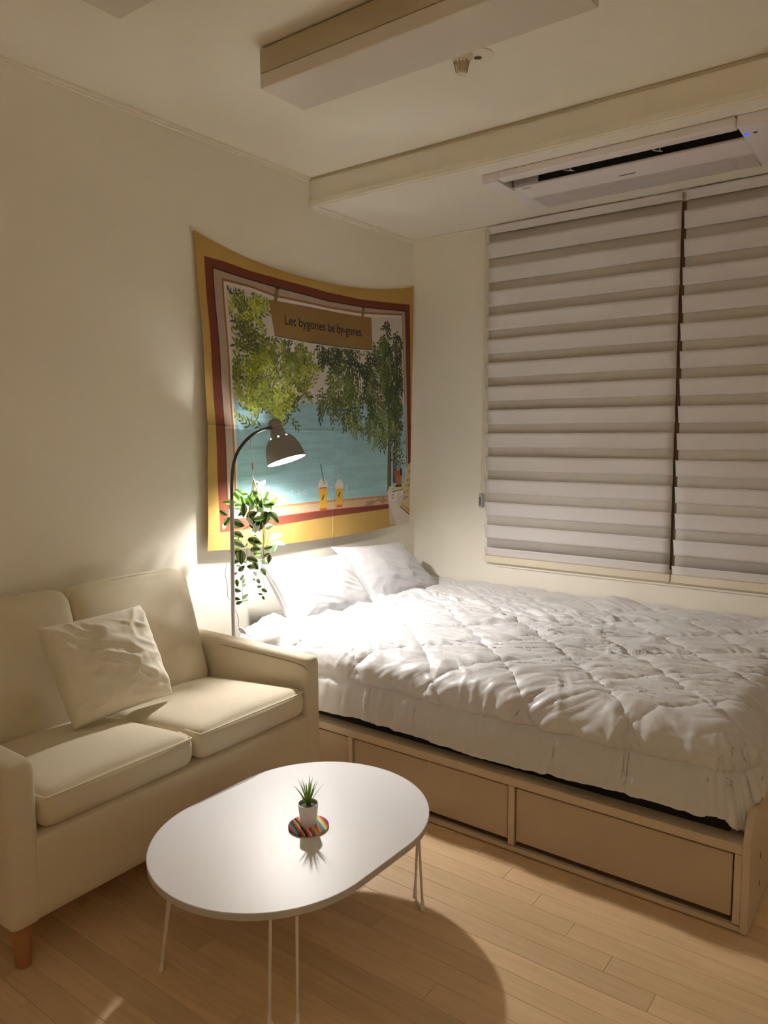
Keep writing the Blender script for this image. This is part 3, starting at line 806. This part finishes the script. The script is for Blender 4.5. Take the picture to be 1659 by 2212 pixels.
for h0, d0 in ((-.012, -.012), (.002, .02), (.050, -.005), (.030, .028)):
    bm = bmesh.new(); tube(bm, smooth_pts([hp(.010, 1.112), hp(.010*.4+h0*.45, 1.05, d0*.5), hp(h0, .955, d0*1.2), hp(.018+(h0-.018)*.3, .905, d0*.6)], 6), .0022, 6)
    fin('macrame_rope', bm, m_rope, hg)
bm = bmesh.new()
for dd in (-.004, .003): tube(bm, smooth_pts([hp(.045, .945, -.03+dd), hp(.052+dd, .90, -.034), hp(.047, .84+dd, -.033), hp(.045+dd, .79, -.03)], 5), .0016, 6)
fin('rope_tassel', bm, m_rope, hg)
VN = [[(.005, .935), (-.0345, .9128), (-.0377, .8489), (-.0405, .8031), (-.0434, .7479), (-.0545, .7295), (-.0728, .7266)], [(-.0417, .757), (-.0403, .6956), (-.0421, .6276)],
      [(.01, .925), (-.0174, .8762), (-.0215, .8336), (-.0223, .803), (-.028, .757)], [(.03, .95), (.0428, .9366), (.0426, .8636), (.0333, .7873), (.0433, .7627)],
      [(.035, .94), (.0648, .9091), (.0577, .8635), (.0445, .8148), (.0344, .772), (.0275, .7351), (.0397, .700), (.0406, .6487)], [(.02, .93), (.0, .82), (.0156, .7444), (.0208, .7106), (.0288, .6642)],
      [(.02, .95), (.0319, 1.0454), (.0329, 1.0875), (.0185, 1.1086)], [(.01, .95), (-.0208, .9794), (-.0468, 1.0158), (-.0793, 1.0341)], [(.01, .95), (-.0603, .9615), (-.0904, .9617), (-.1141, .974)]]
for i, V in enumerate(VN):
    dd = (-.035, -.035, -.02, -.02, .0, -.03, .0, -.02, .01)[i]
    bm = bmesh.new(); tube(bm, smooth_pts([hp(a, b, dd*(1 if j else .3)) for j, (a, b) in enumerate(V)], 4), .0010, 5); fin('vine', bm, m_stem, hg)
LV = [(-0.047, 1.061, -40, 0.034, 1), (-0.058, 1.042, -50, 0.04, 1), (-0.086, 1.026, 175, 0.038, 1), (-0.025, 1.058, -5, 0.021, 1), (-0.006, 1.041, 20, 0.034, 1), (-0.035, 1.025, -75, 0.037, 1), (0.016, 1.018, 15, 0.04, 1), (-0.058, 1.008, 0, 0.027, 1), (-0.056, 0.998, -5, 0.034, 2), (0.005, 1.061, 60, 0.021, 0), (0.032, 1.03, -65, 0.046, 0), (0.058, 1.06, 75, 0.04, 2), (0.084, 1.033, 5, 0.043, 2), (0.073, 1.009, -80, 0.029, 1), (0.018, 1.101, -20, 0.015, 1), (0.035, 1.091, 70, 0.027, 2), (0.045, 1.099, 60, 0.021, 2), (0.044, 0.997, 20, 0.049, 2), (0.049, 1.018, -15, 0.027, 2), (0.0, 0.973, 30, 0.046, 0), (0.033, 0.961, 10, 0.037, 1), (0.052, 0.958, -110, 0.049, 0), (0.087, 0.964, -45, 0.046, 0), (-0.055, 0.94, -20, 0.046, 0), (-0.001, 0.946, -50, 0.04, 3), (0.02, 0.925, -100, 0.034, 3), (-0.039, 0.98, -150, 0.027, 0), (-0.114, 0.98, -35, 0.027, 0), (-0.103, 0.947, 50, 0.037, 0), (-0.117, 0.925, -120, 0.031, 2), (-0.083, 1.007, -100, 0.027, 0), (0.068, 0.927, 20, 0.034, 2), (-0.056, 0.895, -20, 0.04, 0), (0.007, 0.894, -30, 0.046, 0), (0.091, 0.885, 20, 0.046, 2), (0.1, 0.856, -5, 0.043, 2), (-0.062, 0.886, -80, 0.024, 1), (-0.063, 0.855, -20, 0.049, 0), (0.006, 0.864, -20, 0.046, 0), (0.018, 0.852, 0, 0.034, 1), (-0.03, 0.849, 40, 0.018, 2), (0.009, 0.835, 5, 0.037, 0), (0.023, 0.82, 0, 0.027, 1), (-0.073, 0.82, 175, 0.04, 0), (-0.044, 0.806, -85, 0.046, 0), (0.075, 0.833, -110, 0.04, 2), (0.063, 0.842, 15, 0.027, 0), (0.057, 0.815, 30, 0.024, 0), (0.003, 0.798, -15, 0.04, 0), (-0.064, 0.789, 10, 0.024, 0), (-0.035, 0.785, -30, 0.018, 1), (0.05, 0.786, -20, 0.031, 2), (0.068, 0.799, -95, 0.027, 0), (-0.042, 0.762, 40, 0.027, 0), (0.012, 0.771, -60, 0.031, 0), (-0.001, 0.764, -15, 0.034, 0), (0.043, 0.747, -50, 0.027, 0), (-0.059, 0.769, 0, 0.015, 2), (-0.066, 0.742, 35, 0.017, 0), (-0.04, 0.726, 60, 0.021, 2), (-0.037, 0.708, 65, 0.018, 2), (-0.063, 0.702, -80, 0.024, 0), (-0.036, 0.691, 50, 0.018, 2), (-0.064, 0.669, -10, 0.024, 0), (-0.031, 0.648, 35, 0.023, 2), (-0.063, 0.64, -5, 0.024, 0), (-0.031, 0.631, 15, 0.021, 2), (-0.057, 0.622, 20, 0.021, 0), (0.011, 0.74, -60, 0.018, 3), (0.005, 0.714, -30, 0.011, 0), (0.021, 0.706, -65, 0.018, 0), (0.025, 0.685, 0, 0.015, 0), (0.047, 0.672, -35, 0.021, 0), (0.03, 0.656, -10, 0.014, 0), (0.042, 0.642, -60, 0.014, 0)]
rg = random.Random(31)
for k in range(24):
    aa = rg.uniform(0, 2*PI); rr = rg.uniform(.2, 1)
    LV.append((.018+.085*rr*math.cos(aa), 1.022+.040*rr*math.sin(aa), math.degrees(aa)+rg.uniform(-40, 40), rg.uniform(.03, .046), rg.choice([0, 1, 1, 2])))
def leaf_mesh(m):
    bm = bmesh.new(); prof_ = [(-.5, 0), (-.44, .13), (-.30, .25), (-.08, .30), (.14, .25), (.32, .14), (.44, .05), (.52, 0)]
    rows_ = []
    for i, (x, y) in enumerate(prof_):
        zc = -.10*(x+.1)**2*2
        if y == 0: rows_.append([bm.verts.new((x, 0, zc))])
        else: rows_.append([bm.verts.new((x, y, zc+.10*y)), bm.verts.new((x, y*.5, zc+.015)), bm.verts.new((x, 0, zc-.03)), bm.verts.new((x, -y*.5, zc+.015)), bm.verts.new((x, -y, zc+.10*y))])
    for a, b in zip(rows_, rows_[1:]):
        if len(a) == 1:
            for k in range(4): bm.faces.new((a[0], b[k], b[k+1]))
        elif len(b) == 1:
            for k in range(4): bm.faces.new((a[k], b[0], a[k+1]))
        else:
            for k in range(4): bm.faces.new((a[k], b[k], b[k+1], a[k+1]))
    me = bpy.data.meshes.new('leaf'); bm.to_mesh(me); bm.free()
    for p in me.polygons: p.use_smooth = True
    me.materials.append(m); return me
LMS = [leaf_mesh(m) for m in LM]
rg = random.Random(9)
for i, (h, z, a, L, tn) in enumerate(LV):
    o = bpy.data.objects.new('leaf', LMS[tn]); C.objects.link(o); o.parent = hg
    dpt = rg.uniform(-.045, .03) if tn == 0 else rg.uniform(-.03, .035)
    if z < .80: dpt = rg.uniform(-.04, -.01)
    if abs(h-.018) < .03 and .90 < z < .965: dpt = -.034
    ra = math.radians(a)
    ex = (HX*math.cos(ra)+Vector((0, 0, 1))*math.sin(ra)+DN*rg.uniform(-.5, .3)).normalized()
    nn = (-DN*.8+Vector((0, 0, rg.uniform(.2, 1.1) if tn else rg.uniform(-.3, .7)))+HX*rg.uniform(-.1, .7))
    ey = nn.cross(ex).normalized(); ez = ex.cross(ey)
    S = L*1.32
    Mx = Matrix((ex*S, ey*S*rg.uniform(.85, 1.1), ez*S)).transposed().to_4x4(); Mx.translation = hp(h, z, dpt)-hg.location
    o.matrix_basis = Mx

# ------------------------------------------------------------------ wall tapestry
TW, TH = 1.515, 1.29
tp = empty('wall_tapestry', (XL+.02, 2.75, .80), 'yellow-bordered fabric tapestry printed with a window view of trees and sea', 'tapestry')
def tmap(a, b):
    """cloth coordinates (a along the wall, b up) -> world"""
    a = np.asarray(a, float); b = np.asarray(b, float)
    u = a/TW; v = b/TH; d = TH-b
    sag = .088*4*u*(1-u)*(1+.25*(.5-u))*(.62*np.exp(-d/.07)+.36*v)
    z = .822-.028*u*(1-v) - .022*u*(1-u)*4*(1-v)
    z = z+(2.085-z)*v-sag-(1-v)*.0
    yw = TW*(1-.034*(1-v)*u)
    y = 1.993+a*(yw/TW)+.016*np.sin(PI*v)*(1-u)+.004*(1-v)
    off = .010+.018*(1-v)*(1-.7*u)+.010*np.sin(PI*v)*(1-u)+.006*np.exp(-((u-.5)/.3)**2)*(1-np.exp(-d/.05))
    # diagonal pull folds from the pinned corners, shallow waves
    off = off+.0045*np.sin((u*9-v*3))*np.exp(-d/.25)+.003*np.sin(a*7+b*3)+.0022*np.sin(b*16+np.sin(a*5))*np.clip(1-u*1.6, 0, 1)
    off = off+.0022*np.exp(-((b-.52)/.004)**2)+.0022*np.exp(-((a-.80)/.004)**2)*(v < .5)
    return XL+np.maximum(off, .003), y, z
def inv(y, z):
    """world wall position -> cloth coordinates, two fixed-point steps"""
    a = (y-1.993); b = (z-.80)
    for _ in range(12):
        X, Y, Z = tmap(a, b); a += float(y-Y); b += float(z-Z)
    return a, b
VA, VB, SS = 600, 512, 3
NA, NB = VA*SS, VB*SS
GA, GB = np.meshgrid((np.arange(NA)-(SS-1)/2)/SS*TW/(VA-1), (np.arange(NB)-(SS-1)/2)/SS*TH/(VB-1), indexing='ij')
IMG = np.zeros((NA, NB, 3)); IMG[:] = (.47, .30, .080)
_, GY, GZ = tmap(GA, GB)                           # paint in wall coordinates (y, z), which the folds carry with them
def lin(pts, x): 
    xs_, ys_ = zip(*pts); return np.interp(x, xs_, ys_)
def paint(mask, col): IMG[mask] = col
def poly(pts, col, al=1.0):
    P = np.array(pts, float)
    y0, z0 = P.min(0); y1, z1 = P.max(0)
    i0 = int(max(0, (y0-1.993)/TW*NA-24)); i1 = int(min(NA, (y1-1.993)/(TW*.96)*NA+24))
    j0 = int(max(0, (z0-.80)/TH*NB-36)); j1 = int(min(NB, (z1-.78)/TH*NB+130))
    if i1 <= i0 or j1 <= j0: return
    yy = GY[i0:i1, j0:j1]; zz = GZ[i0:i1, j0:j1]
    ins = np.zeros(yy.shape, bool); n = len(P)
    for k in range(n):
        (ya, za), (yb_, zb) = P[k], P[(k+1) % n]
        if za == zb: continue
        c_ = ((za > zz) != (zb > zz)) & (yy < (yb_-ya)*(zz-za)/(zb-za)+ya)
        ins ^= c_
    sub = IMG[i0:i1, j0:j1]; sub[ins] = sub[ins]*(1-al)+np.array(col)*al
ro_t = [(2.041, 1.994), (2.152, 1.99), (2.29, 1.976), (2.459, 1.967), (2.773, 1.955), (3.028, 1.958), (3.468, 1.987)]
ri_t = [(2.084, 1.953), (2.279, 1.937), (2.458, 1.925), (2.772, 1.912), (3.055, 1.92), (3.423, 1.944)]
gl_t = [(2.148, 1.9), (2.287, 1.894), (2.425, 1.874), (2.771, 1.869), (3.04, 1.876), (3.383, 1.907)]
ro_b = [(2.06, .891), (2.405, .885), (2.749, .89), (3.255, .887), (3.5, .880)]
ri_b = [(2.112, .943), (2.406, .926), (2.75, .926), (3.256, .912), (3.5, .905)]
gl_b = [(2.169, .975), (2.408, .971), (2.751, .967), (3.256, .955), (3.5, .95)]
def quadpoly(t_, b_, lt, lb, rt_, rb, col):
    T = [p for p in t_ if lt < p[0] < rt_]; B = [p for p in b_ if lb < p[0] < rb]
    poly([(lb, lin(b_, lb))]+[(lt, lin(t_, lt))]+T+[(rt_, lin(t_, rt_)), (rb, lin(b_, rb))]+B[::-1], col)
quadpoly(ro_t, ro_b, 2.041, 2.062, 3.468, 3.478, (.165, .036, .016))
quadpoly([(p[0], p[1]+.006) for p in ri_t], ri_b, 2.080, 2.108, 3.427, 3.462, (.04, .012, .012))
quadpoly(ri_t, ri_b, 2.086, 2.113, 3.421, 3.458, (.40, .30, .23))
quadpoly([(p[0], p[1]+.022) for p in gl_t], gl_b, 2.128, 2.150, 3.395, 3.445, (.26, .12, .05))
quadpoly([(p[0], p[1]+.012) for p in gl_t], gl_b, 2.138, 2.160, 3.390, 3.440, (.66, .60, .54))
# sky
quadpoly(gl_t, gl_b, 2.148, 2.169, 3.383, 3.432, (.55, .51, .46))
# sea with soft horizontal waves
sea = (GZ < 1.435) & (GZ > np.interp(GY, [p[0] for p in gl_b], [p[1] for p in gl_b])) & (GY > 2.165) & (GY < 3.425)
wv_ = fbm(GY*6+2*vnoise(GY*3, GZ*9), GZ*60, 3)
fade = np.clip((GZ-.97)/.46, 0, 1)[..., None]
sc_ = np.array((.30, .50, .54))*(1-fade)+np.array((.27, .46, .54))*fade
IMG[sea] = (sc_*(.80+.40*wv_[..., None]))[sea]
band = (GZ < 1.455) & (GZ > 1.425) & (GY > 2.165) & (GY < 3.42)
IMG[band] = IMG[band]*.5+np.array((.40, .46, .44))*.5
# trees
rg = random.Random(21)
def leafp(y, z, a, L, wd, col):
    ca_, sa_ = math.cos(a), math.sin(a)
    pts = [(-.5, 0), (-.2, .42), (.12, .40), (.5, 0), (.12, -.40), (-.2, -.42)]
    poly([(y+p*L*ca_-q*wd*sa_, z+p*L*sa_+q*wd*ca_) for p, q in pts], col)
def strand(pts, w0, w1, col):
    for (a, b), (c_, d), k in zip(pts, pts[1:], range(99)):
        n_ = len(pts)-1; wa = w0+(w1-w0)*k/n_; wb = w0+(w1-w0)*(k+1)/n_
        dx_, dz_ = c_-a, d-b; l_ = math.hypot(dx_, dz_); nx_, nz_ = -dz_/l_, dx_/l_
        poly([(a+nx_*wa, b+nz_*wa), (c_+nx_*wb, d+nz_*wb), (c_-nx_*wb, d-nz_*wb), (a-nx_*wa, b-nz_*wa)], col)
blL = [(2.24, 1.83, .09, 1.2), (2.34, 1.80, .06, 1.0), (2.22, 1.70, .06, .9), (2.25, 1.60, .10, .6), (2.40, 1.64, .08, .8), (2.33, 1.55, .09, .9), (2.52, 1.62, .07, .7), (2.50, 1.55, .10, 1.0), (2.60, 1.56, .07, .8), (2.26, 1.46, .08, .8), (2.40, 1.45, .09, 1.1), (2.44, 1.38, .06, 1.2), (2.27, 1.38, .07, 1.0), (2.53, 1.46, .06, .9), (2.18, 1.52, .04, .5)]
blR = [(3.30, 1.80, .09, .5), (3.22, 1.70, .09, .4), (3.33, 1.66, .09, .15), (3.33, 1.52, .09, .2), (3.08, 1.68, .10, .4), (2.88, 1.69, .09, .35), (2.95, 1.61, .09, .5), (3.18, 1.59, .10, .5), (2.84, 1.60, .06, .5), (3.02, 1.52, .09, .7), (2.86, 1.51, .09, .55), (2.92, 1.43, .09, .4), (2.76, 1.45, .06, .5), (2.98, 1.36, .05, .9), (3.15, 1.44, .08, .6), (3.27, 1.42, .07, .6), (3.12, 1.36, .05, .7), (3.20, 1.31, .05, 1.0), (3.31, 1.33, .06, .8), (3.30, 1.60, .10, .2), (2.76, 1.70, .05, .3), (3.36, 1.45, .05, .4)]
strand([(2.32, 1.38), (2.36, 1.48), (2.43, 1.55), (2.47, 1.63)], .005, .003, (.10, .07, .05))
strand([(2.25, 1.50), (2.38, 1.55), (2.45, 1.62)], .004, .002, (.10, .07, .05))
for bl, left in ((blL, True), (blR, False)):
    if not left:
        strand([(3.262, .975), (3.268, 1.15), (3.275, 1.30), (3.27, 1.42), (3.235, 1.50), (3.15, 1.56), (3.05, 1.60)], .019, .008, (.115, .10, .075))
        strand([(3.318, 1.02), (3.325, 1.20), (3.335, 1.40), (3.345, 1.60), (3.34, 1.78)], .021, .010, (.095, .085, .065))
        strand([(3.27, 1.40), (3.10, 1.47), (2.95, 1.45)], .008, .003, (.10, .08, .06))
    LEAVES = []
    for (y, z, r, br) in bl:
        for k in range(int((330 if left else 300)*r)):                # twigs, each with its own leaves
            rr = r*1.15*math.sqrt(rg.random()); aa = rg.uniform(0, 2*PI)
            ty, tz = y+rr*math.cos(aa), z+rr*math.sin(aa)*.9
            td = (aa*.4+rg.uniform(-1.2, 1.2)) if left else -PI/2+rg.uniform(-1.0, 1.0)
            patch = float(vnoise(np.array(ty*9+3), np.array(tz*9+(5 if left else 50))))
            g0 = br*(.25+1.35*patch)*rg.uniform(.6, 1.2)
            lay = rg.random()
            if lay < .38: g0 *= .22
            for q in range(rg.randint(5, 9)):
                d_ = .011*q; sg = 1 if q % 2 else -1
                ly, lz = ty+d_*math.cos(td), tz+d_*math.sin(td)
                an_ = td+sg*rg.uniform(.35, .9)
                L_ = rg.uniform(.022, .038); ly += math.cos(an_)*L_*.5; lz += math.sin(an_)*L_*.5
                if not (2.160 < ly < 3.395) or lz > lin(gl_t, ly)-.008: continue
                LEAVES.append((lay+rg.uniform(0, .12), ly, lz, an_, L_, g0*rg.uniform(.7, 1.3)))
    LEAVES.sort()
    for lay, ly, lz, an_, L_, g in LEAVES:
        if left: col = (.30*g+.014, .34*g+.024, .014+.03*g)
        else: col = (.20*g+.014, .26*g+.026, .018+.05*g)
        if rg.random() < .02: col = (.42, .42, .30)
        leafp(ly, lz, an_, L_, rg.uniform(.0085, .0135), col)
# sill
quadpoly([(p[0], p[1]-.001) for p in gl_b], ri_b, 2.165, 2.13, 3.31, 3.27, (.50, .36, .22))
quadpoly([(p[0], p[1]+.004) for p in gl_b], [(p[0], p[1]-.006) for p in gl_b], 2.165, 2.16, 3.30, 3.30, (.46, .20, .07))
quadpoly(ri_b, [(p[0], p[1]-.005) for p in ri_b], 2.11, 2.11, 3.27, 3.27, (.30, .02, .02))
for k in range(26):
    yy = rg.uniform(3.05, 3.27); leafp(yy, rg.uniform(.922, .948), rg.uniform(-.3, .3), .05, .012, (.30, .22, .14))
# cups
def cup(y, wd, z0, z1, straw):
    poly([(y-wd*.42, z0), (y-wd*.5, z1), (y+wd*.5, z1), (y+wd*.42, z0)], (.62, .34, .03))
    poly([(y-wd*.42, z0), (y-wd*.44, z0+.012), (y+wd*.44, z0+.012), (y+wd*.42, z0)], (.40, .09, .02))
    poly([(y-wd*.55, z1), (y-wd*.6, z1+.018), (y-wd*.3, z1+.045), (y+wd*.3, z1+.045), (y+wd*.6, z1+.018), (y+wd*.55, z1)], (.62, .60, .52))
    poly([(y-wd*.12, z0+.045), (y-wd*.2, z0+.06), (y+wd*.1, z0+.08), (y+wd*.2, z0+.068)], (.12, .10, .05))
    if straw: strand([(y+.01, z1+.02), (y-.016, z1+.12)], .003, .003, (.07, .10, .11))
cup(2.712, .058, .924, 1.030, True); poly([(2.685, 1.030), (2.685, 1.036), (2.74, 1.036), (2.74, 1.030)], (.45, .06, .02))
cup(2.832, .052, .930, 1.022, False); strand([(2.83, 1.03), (2.822, 1.125)], .002, .002, (.50, .56, .54))
# books, pot and leaning board at the right
poly([(3.265, .798), (3.252, .925), (3.375, .925), (3.392, .788)], (.50, .44, .40))
poly([(3.325, .79), (3.255, .925), (3.40, .93), (3.50, .84), (3.50, .78)], (.62, .57, .50))
poly([(3.262, .905), (3.245, .972), (3.262, 1.005), (3.41, 1.01), (3.41, .915)], (.60, .57, .52))
poly([(3.285, .925), (3.285, .968), (3.40, .975), (3.40, .925)], (.68, .64, .58))
poly([(3.29, .972), (3.29, .977), (3.40, .984), (3.40, .979)], (.05, .05, .06)); poly([(3.28, .985), (3.28, .994), (3.40, 1.0), (3.40, .990)], (.55, .45, .22))
poly([(3.318, .998), (3.318, 1.008), (3.385, 1.008), (3.385, .998)], (.03, .02, .025))
poly([(3.330, 1.008), (3.318, 1.085), (3.388, 1.085), (3.380, 1.008)], (.36, .14, .07)); poly([(3.316, 1.055), (3.314, 1.09), (3.392, 1.09), (3.390, 1.055)], (.32, .10, .05))
poly([(3.37, 1.06), (3.366, 1.098), (3.384, 1.10), (3.386, 1.06)], (.03, .02, .04))
for k in range(220):
    yy = 3.345+rg.gauss(0, .035); zz = 1.175+rg.gauss(0, .045)
    if zz < 1.09 or yy > 3.43: continue
    leafp(yy, zz, rg.uniform(-.6, 1.6), .020, .006, rg.choice([(.04, .055, .02), (.10, .13, .03), (.02, .03, .02), (.30, .33, .16)]))
poly([(3.355, .905), (3.378, .915), (3.435, 1.10), (3.465, 1.125), (3.51, 1.12), (3.51, .845), (3.45, .83)], (.58, .45, .27))
poly([(3.370, .905), (3.362, .915), (3.480, .855), (3.475, .838)], (.50, .25, .08)); poly([(3.340, .900), (3.345, .905), (3.462, .838), (3.455, .834)], (.12, .03, .02))
for zz, yy in ((1.065, 3.452), (1.02, 3.435), (1.02, 3.46), (.99, 3.425), (.992, 3.45), (.955, 3.412), (.958, 3.438), (.922, 3.405), (.925, 3.43)):
    poly([(yy, zz), (yy+.002, zz+.017), (yy+.007, zz+.017), (yy+.005, zz)], (.05, .05, .05))
    poly([(yy+.006, zz+.013), (yy+.006, zz+.016), (yy+.018, zz+.016), (yy+.018, zz+.013)], (.08, .07, .06))
# the small white figurine is left as a plain pale shape
poly([(3.335, .89), (3.328, .935), (3.345, .968), (3.375, .968), (3.385, .93), (3.372, .89)], (.56, .52, .50))
# hanging sign
strand([(2.44, 1.935), (2.425, 1.862)], .011, .010, (.20, .13, .05)); poly([(2.428, 1.925), (2.430, 1.937), (2.456, 1.934), (2.452, 1.922)], (.03, .02, .02))
strand([(3.060, 1.925), (3.048, 1.868)], .011, .010, (.20, .13, .05)); poly([(3.048, 1.918), (3.050, 1.927), (3.072, 1.928), (3.070, 1.919)], (.03, .02, .02))
sgt = [(2.387, 1.869), (2.6, 1.868), (2.8, 1.869), (3.0, 1.874), (3.125, 1.879)]; sgb = [(2.414, 1.721), (2.6, 1.712), (2.8, 1.709), (3.0, 1.712), (3.131, 1.719)]
poly([(p[0]+.004, p[1]-.008) for p in sgb]+[(3.125, 1.87), (2.4, 1.87)], (.62, .60, .54))
poly([(p[0], p[1]-.004) for p in sgb]+[(3.125, 1.87), (2.4, 1.87)], (.03, .03, .05))
poly(sgt+sgb[::-1], (.25, .15, .045))
mott = (1+.10*(fbm(GA*9, GB*9, 3)-.5)+.05*(fbm(GA*120, GB*40, 2)-.5))[..., None]
IMG *= mott
IMG = IMG.reshape(VA, SS, VB, SS, 3).mean(axis=(1, 3))
GA, GB = np.meshgrid(np.linspace(0, TW, VA), np.linspace(0, TH, VB), indexing='ij')
X, Y, Z = tmap(GA, GB)
o0 = Vector(tp.location)
me = grid_mesh('printed_cloth', X-o0.x, Y-o0.y, Z-o0.z)
at = me.color_attributes.new('print', 'FLOAT_COLOR', 'POINT')
rgba = np.ones((VA*VB, 4), 'f4'); rgba[:, :3] = np.clip(IMG.reshape(-1, 3), 0, 1); at.data.foreach_set('color', rgba.ravel())
m_print = mat('fabric_print', (1, 1, 1), .9, bump=(700, .2, ONE))
an = m_print.node_tree.nodes.new('ShaderNodeAttribute'); an.attribute_name = 'print'
m_print.node_tree.links.new(an.outputs['Color'], m_print.node_tree.nodes['Principled BSDF'].inputs['Base Color'])
cl = link('printed_cloth', me, m_print, tp, smooth=True)
def cloth_text(name, s, size, yc, zc, m, dz_dy=0.0, flip=False, bold=0.0, width=None, up_=.0007):
    tm = text_mesh(s, size, bold, 0)
    n_ = len(tm.vertices); co_ = np.zeros(n_*3); tm.vertices.foreach_get('co', co_); co_ = co_.reshape(-1, 3)
    if flip: co_[:, 0] *= -1
    if width: co_[:, 0] *= width/(co_[:, 0].max()-co_[:, 0].min())
    a_, b_ = inv(yc, zc)
    aa_ = a_+co_[:, 0]; bb_ = b_+co_[:, 1]+co_[:, 0]*dz_dy
    X_, Y_, Z_ = tmap(aa_, bb_)
    co2 = np.stack([X_+up_-o0.x, Y_-o0.y, Z_-o0.z], -1); tm.vertices.foreach_set('co', co2.ravel()); tm.update()
    return link(name, tm, m, tp)
cloth_text('printed_lettering', 'Let bygones be by-gones.', .062, 2.762, 1.790, m_text, bold=.0005, width=.575)
cloth_text('printed_letter', 'D', .036, 3.298, .947, m_text)
for ch, yy, fl_ in (('T', 2.50, False), ('A', 2.545, False), ('D', 2.585, True), ('M', 2.655, False), ('T', 2.775, False), ('R', 2.885, True)):
    cloth_text('printed_letter', ch, .036, yy, 1.020, m_faint, flip=fl_)
bm = bmesh.new()
for P_ in ([(XL+.004, 1.983, 2.088), (XL+.016, 1.992, 2.083)], [(XL+.002, 3.510, 2.090), (XL+.012, 3.507, 2.085)]):
    tube(bm, P_, [.006, .004], 10)
fin('pin', bm, m_pin, tp)
